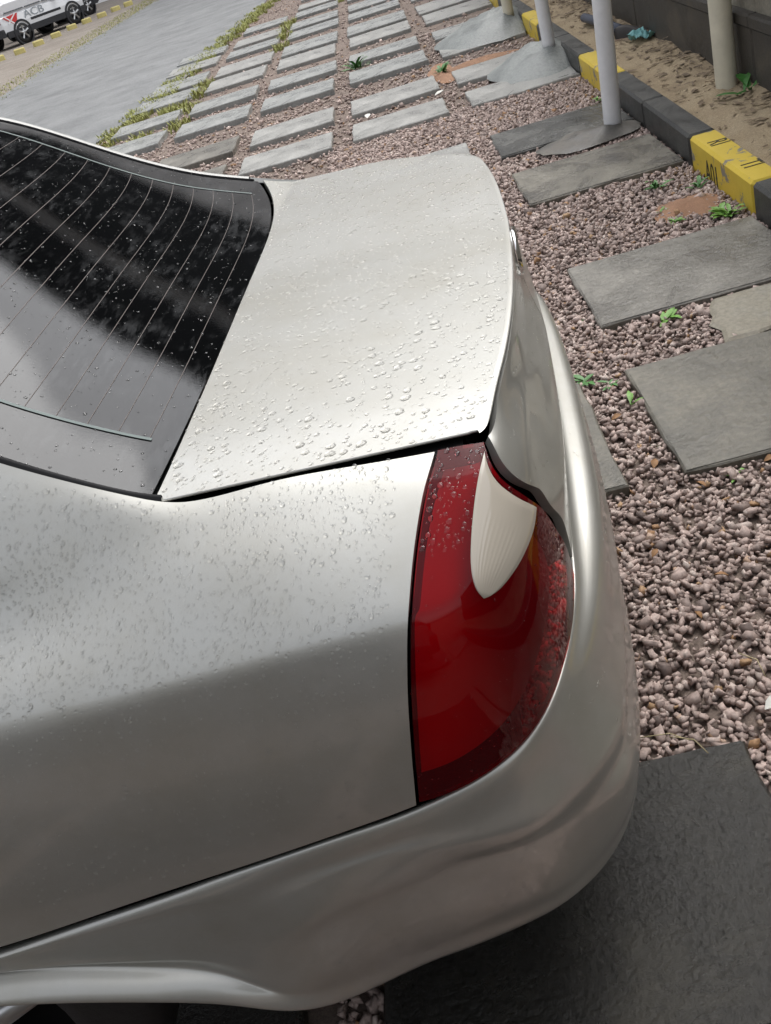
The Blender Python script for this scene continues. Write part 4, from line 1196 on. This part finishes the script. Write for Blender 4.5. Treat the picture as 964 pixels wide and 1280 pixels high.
WHITE = simple('white_car_paint', (.72, .73, .75), .3, coat=.8)
CLAD = simple('black_cladding', (.02, .021, .025), .6)
DGLASS = simple('dark_car_glass', (.012, .014, .016), .05, coat=.5)
RED = simple('red_decal', (.62, .04, .04), .4); DECW = simple('white_decal', (.85, .85, .85), .4); TAIL = simple('dark_red_tail', (.2, .01, .01), .2)
def loft(sections):
    """sections: list of rings with the same number of points"""
    n = len(sections[0]); mb = MB(); v = [p for s in sections for p in s]; f = []
    for i in range(len(sections)-1):
        for k in range(n):
            k2 = (k+1) % n; f.append((i*n+k, i*n+k2, (i+1)*n+k2, (i+1)*n+k))
    f.append(tuple(range(n-1, -1, -1))); f.append(tuple((len(sections)-1)*n+k for k in range(n)))
    return mb.add(v, f)
def suv(name, loc, rot, label, decal, wheels_at=(-1.28, 1.29), Lr=-2.1, Lf=2.05, H=1.68, paint=None, group='cars in the far bays'):
    paint = paint or WHITE
    e = empty(name, loc, rot); tag(e, label, 'car', group)
    def ring(x, z0, z1, w0, w1):
        c = .07
        return [(x, -w0+c, z0), (x, w0-c, z0), (x, w0, z0+c), (x, w0+.01, (z0+z1)/2), (x, w1, z1-c), (x, w1-c, z1), (x, -w1+c, z1), (x, -w1, z1-c), (x, -w0-.01, (z0+z1)/2), (x, -w0, z0+c)]
    body = loft([ring(Lr, .48, .98, .78, .80), ring(Lr+.07, .40, 1.02, .86, .85), ring(Lr+.4, .36, 1.04, .89, .86), ring(0, .34, 1.03, .89, .86), ring(Lf-1.0, .36, 1.02, .89, .85), ring(Lf-.5, .38, .98, .88, .80), ring(Lf-.08, .42, .90, .82, .74), ring(Lf, .48, .80, .74, .66)])
    body.build('body', paint, e, False)
    cab = loft([ring(Lr+.06, 1.0, 1.05, .84, .84), ring(Lr+.16, 1.0, H-.10, .85, .70), ring(Lr+.45, 1.0, H, .855, .70), ring(-.1, 1.0, H+.01, .855, .71), ring(Lf-1.75, 1.0, H-.05, .855, .70), ring(Lf-1.15, 1.0, 1.06, .85, .82)])
    cab.build('cabin', paint, e, False)
    for sy in (1, -1):
        yb, yt = sy*.868, sy*.735
        for x0, x1, x2, x3 in ((Lr+.32, Lr+.40, -.92, -.86), (-.80, -.74, -.02, -.02), (.06, .06, .50, .86)):
            z0, z1 = 1.05, H-.13
            q = [(x0, yb, z0), (x3, yb, z0), (x2, yt, z1), (x1, yt, z1)]
            mb = MB().add(q + [(a, b-sy*.05, c) for a, b, c in q], [(0, 1, 2, 3), (4, 7, 6, 5), (0, 4, 5, 1), (1, 5, 6, 2), (2, 6, 7, 3), (3, 7, 4, 0)])
            mb.build('side_window', DGLASS, e)
        MB().box(Lr+.1, Lf-.15, min(sy*.86, sy*.91), max(sy*.86, sy*.91), .30, .50).build('sill_cladding', CLAD, e)
        MB().box(-.75, .75, min(sy*.88, sy*.905), max(sy*.88, sy*.905), .62, .70).build('door_strip', CLAD, e)
        MB().cbox(.55, .72, min(sy*.88, sy*1.08), max(sy*.88, sy*1.08), 1.02, 1.18, .03).build('mirror', paint, e)
        MB().cbox(Lr-.015, Lr+.12, min(sy*.62, sy*.83), max(sy*.62, sy*.83), .78, .98, .02).build('tail_light', TAIL, e)
    MB().cbox(Lr-.07, Lr+.25, -.86, .86, .36, .62, .03).build('rear_bumper', CLAD, e)
    MB().cbox(Lf-.3, Lf+.06, -.80, .80, .34, .58, .03).build('front_bumper', CLAD, e)
    MB().add([(Lr+.10, -.66, 1.08), (Lr+.10, .66, 1.08), (Lr+.19, .60, H-.16), (Lr+.19, -.60, H-.16), (Lr+.16, -.66, 1.08), (Lr+.16, .66, 1.08)], [(0, 3, 2, 1), (0, 1, 5, 4)]).build('rear_window', DGLASS, e)
    for x in wheels_at:
        for sy in (1, -1):
            w = empty('wheel', (x, sy*.80, .34), 0 if sy == 1 else PI, e)
            MB().lathe([(.21, -.1), (.30, -.11), (.34, -.07), (.345, 0), (.34, .07), (.30, .11), (.21, .1)], 24, 'y').build('tyre', TYRE, w, True)
            MB().lathe([(.03, .05), (.21, .04), (.22, .1)], 24, 'y').build('rim', CLAD, w, True)
            sp = MB()
            for k in range(5):
                a = 2*PI*k/5 + .3; sp.tube([(math.cos(a)*r, .10, math.sin(a)*r) for r in (.02, .12, .225)], [.05, .035, .045], 6)
            sp.build('spokes', ALLOY, w, False)
            MB().lathe([(.345, .02), (.43, .02), (.43, .125), (.36, .125)], 24, 'y').build('arch', CLAD, w, False)
    if decal:
        y = -.905
        tri = lambda pts, d: MB().add([(a, y-d, b) for a, b in pts] + [(a, y-d+.006, b) for a, b in pts], [tuple(range(len(pts))), tuple(range(2*len(pts)-1, len(pts)-1, -1))])
        tri([(-1.95, .95), (-1.25, .98), (-1.45, .60)], .004).build('decal', RED, e)['label'] = 'red triangular decal'
        tri([(-1.93, 1.0), (-1.86, 1.0), (-1.40, .62), (-1.46, .60)], .008).build('decal', DECW, e)
        tri([(-1.30, 1.0), (-1.37, 1.0), (-1.80, .75), (-1.78, .70)], .008).build('decal', DECW, e)
        cu = bpy.data.curves.new('lettering', 'FONT'); cu.body = 'ACB'; cu.size = .34; cu.extrude = .001; cu.materials.append(simple('grey_lettering', (.28, .31, .34), .5))
        o = bpy.data.objects.new('lettering', cu_mesh(cu)); o.location = (-1.0, y-.002, .74); o.rotation_euler = (PI/2, 0, 0); o.scale = (1.5, 1, 1); link(o, e)
    return e
hd = math.atan2(2.22, 1.44)
fx, fy = math.cos(hd), math.sin(hd); sx_, sy_ = fy, -fx
mx, my = (-12.25-10.81)/2, (40.59+42.81)/2
suv('parked_car', (mx - sx_*.80, my - sy_*.80, 0), hd, 'white and black parked car with a red decal in the far row', True)
suv('parked_car', (mx - sx_*3.5 + fx*3.35, my - sy_*3.5 + fy*3.35, 0), hd, 'plain white parked car mostly hidden past the decalled one', False, H=1.5)

suv('parked_car', (-2.05, -1.62, 0), PI, 'grey car added out of view behind the viewer to darken the sedan flank', False, paint=simple('grey_car_paint', (.17, .165, .155), .4, coat=.5), group='unseen cars added behind the viewer')  # unseen car, added so the sedan's flank mirrors something darker

# ------------------------------------------------------------------ long building behind the far row (seen mirrored in the rear window)
BW = simple('white_precast', (.8, .8, .79), .6, var=.05, vscale=.4)
BD = simple('dark_facade_glass', (.012, .013, .015), .25)
bd = empty('office_building', (-4, 58, 0)); tag(bd, 'long office building beyond the far parked cars, white panels under dark glazing', 'building')
for k in range(18):
    x0 = -54 + k*6
    for z0, z1 in ((-.1, 5.7), (6.1, 11.9), (12.3, 18.4)):
        MB().cbox(x0+.04, x0+5.96, 0, 8, z0, z1, .05).build('wall_panel', BW, bd)
    MB().cbox(x0+.05, x0+5.95, .1, 8, 18.6, 27.0, .05).build('glazing', BD, bd)
    MB().cbox(x0+.05, x0+5.95, .1, 8, 27.7, 34, .05).build('glazing', BD, bd)
MB().box(-54, 54, .2, 8, -.1, 33.9).build('frame', BD, bd)
MB().box(-54, 54, -.3, 8.1, 27.1, 27.6).build('string_course', BW, bd)
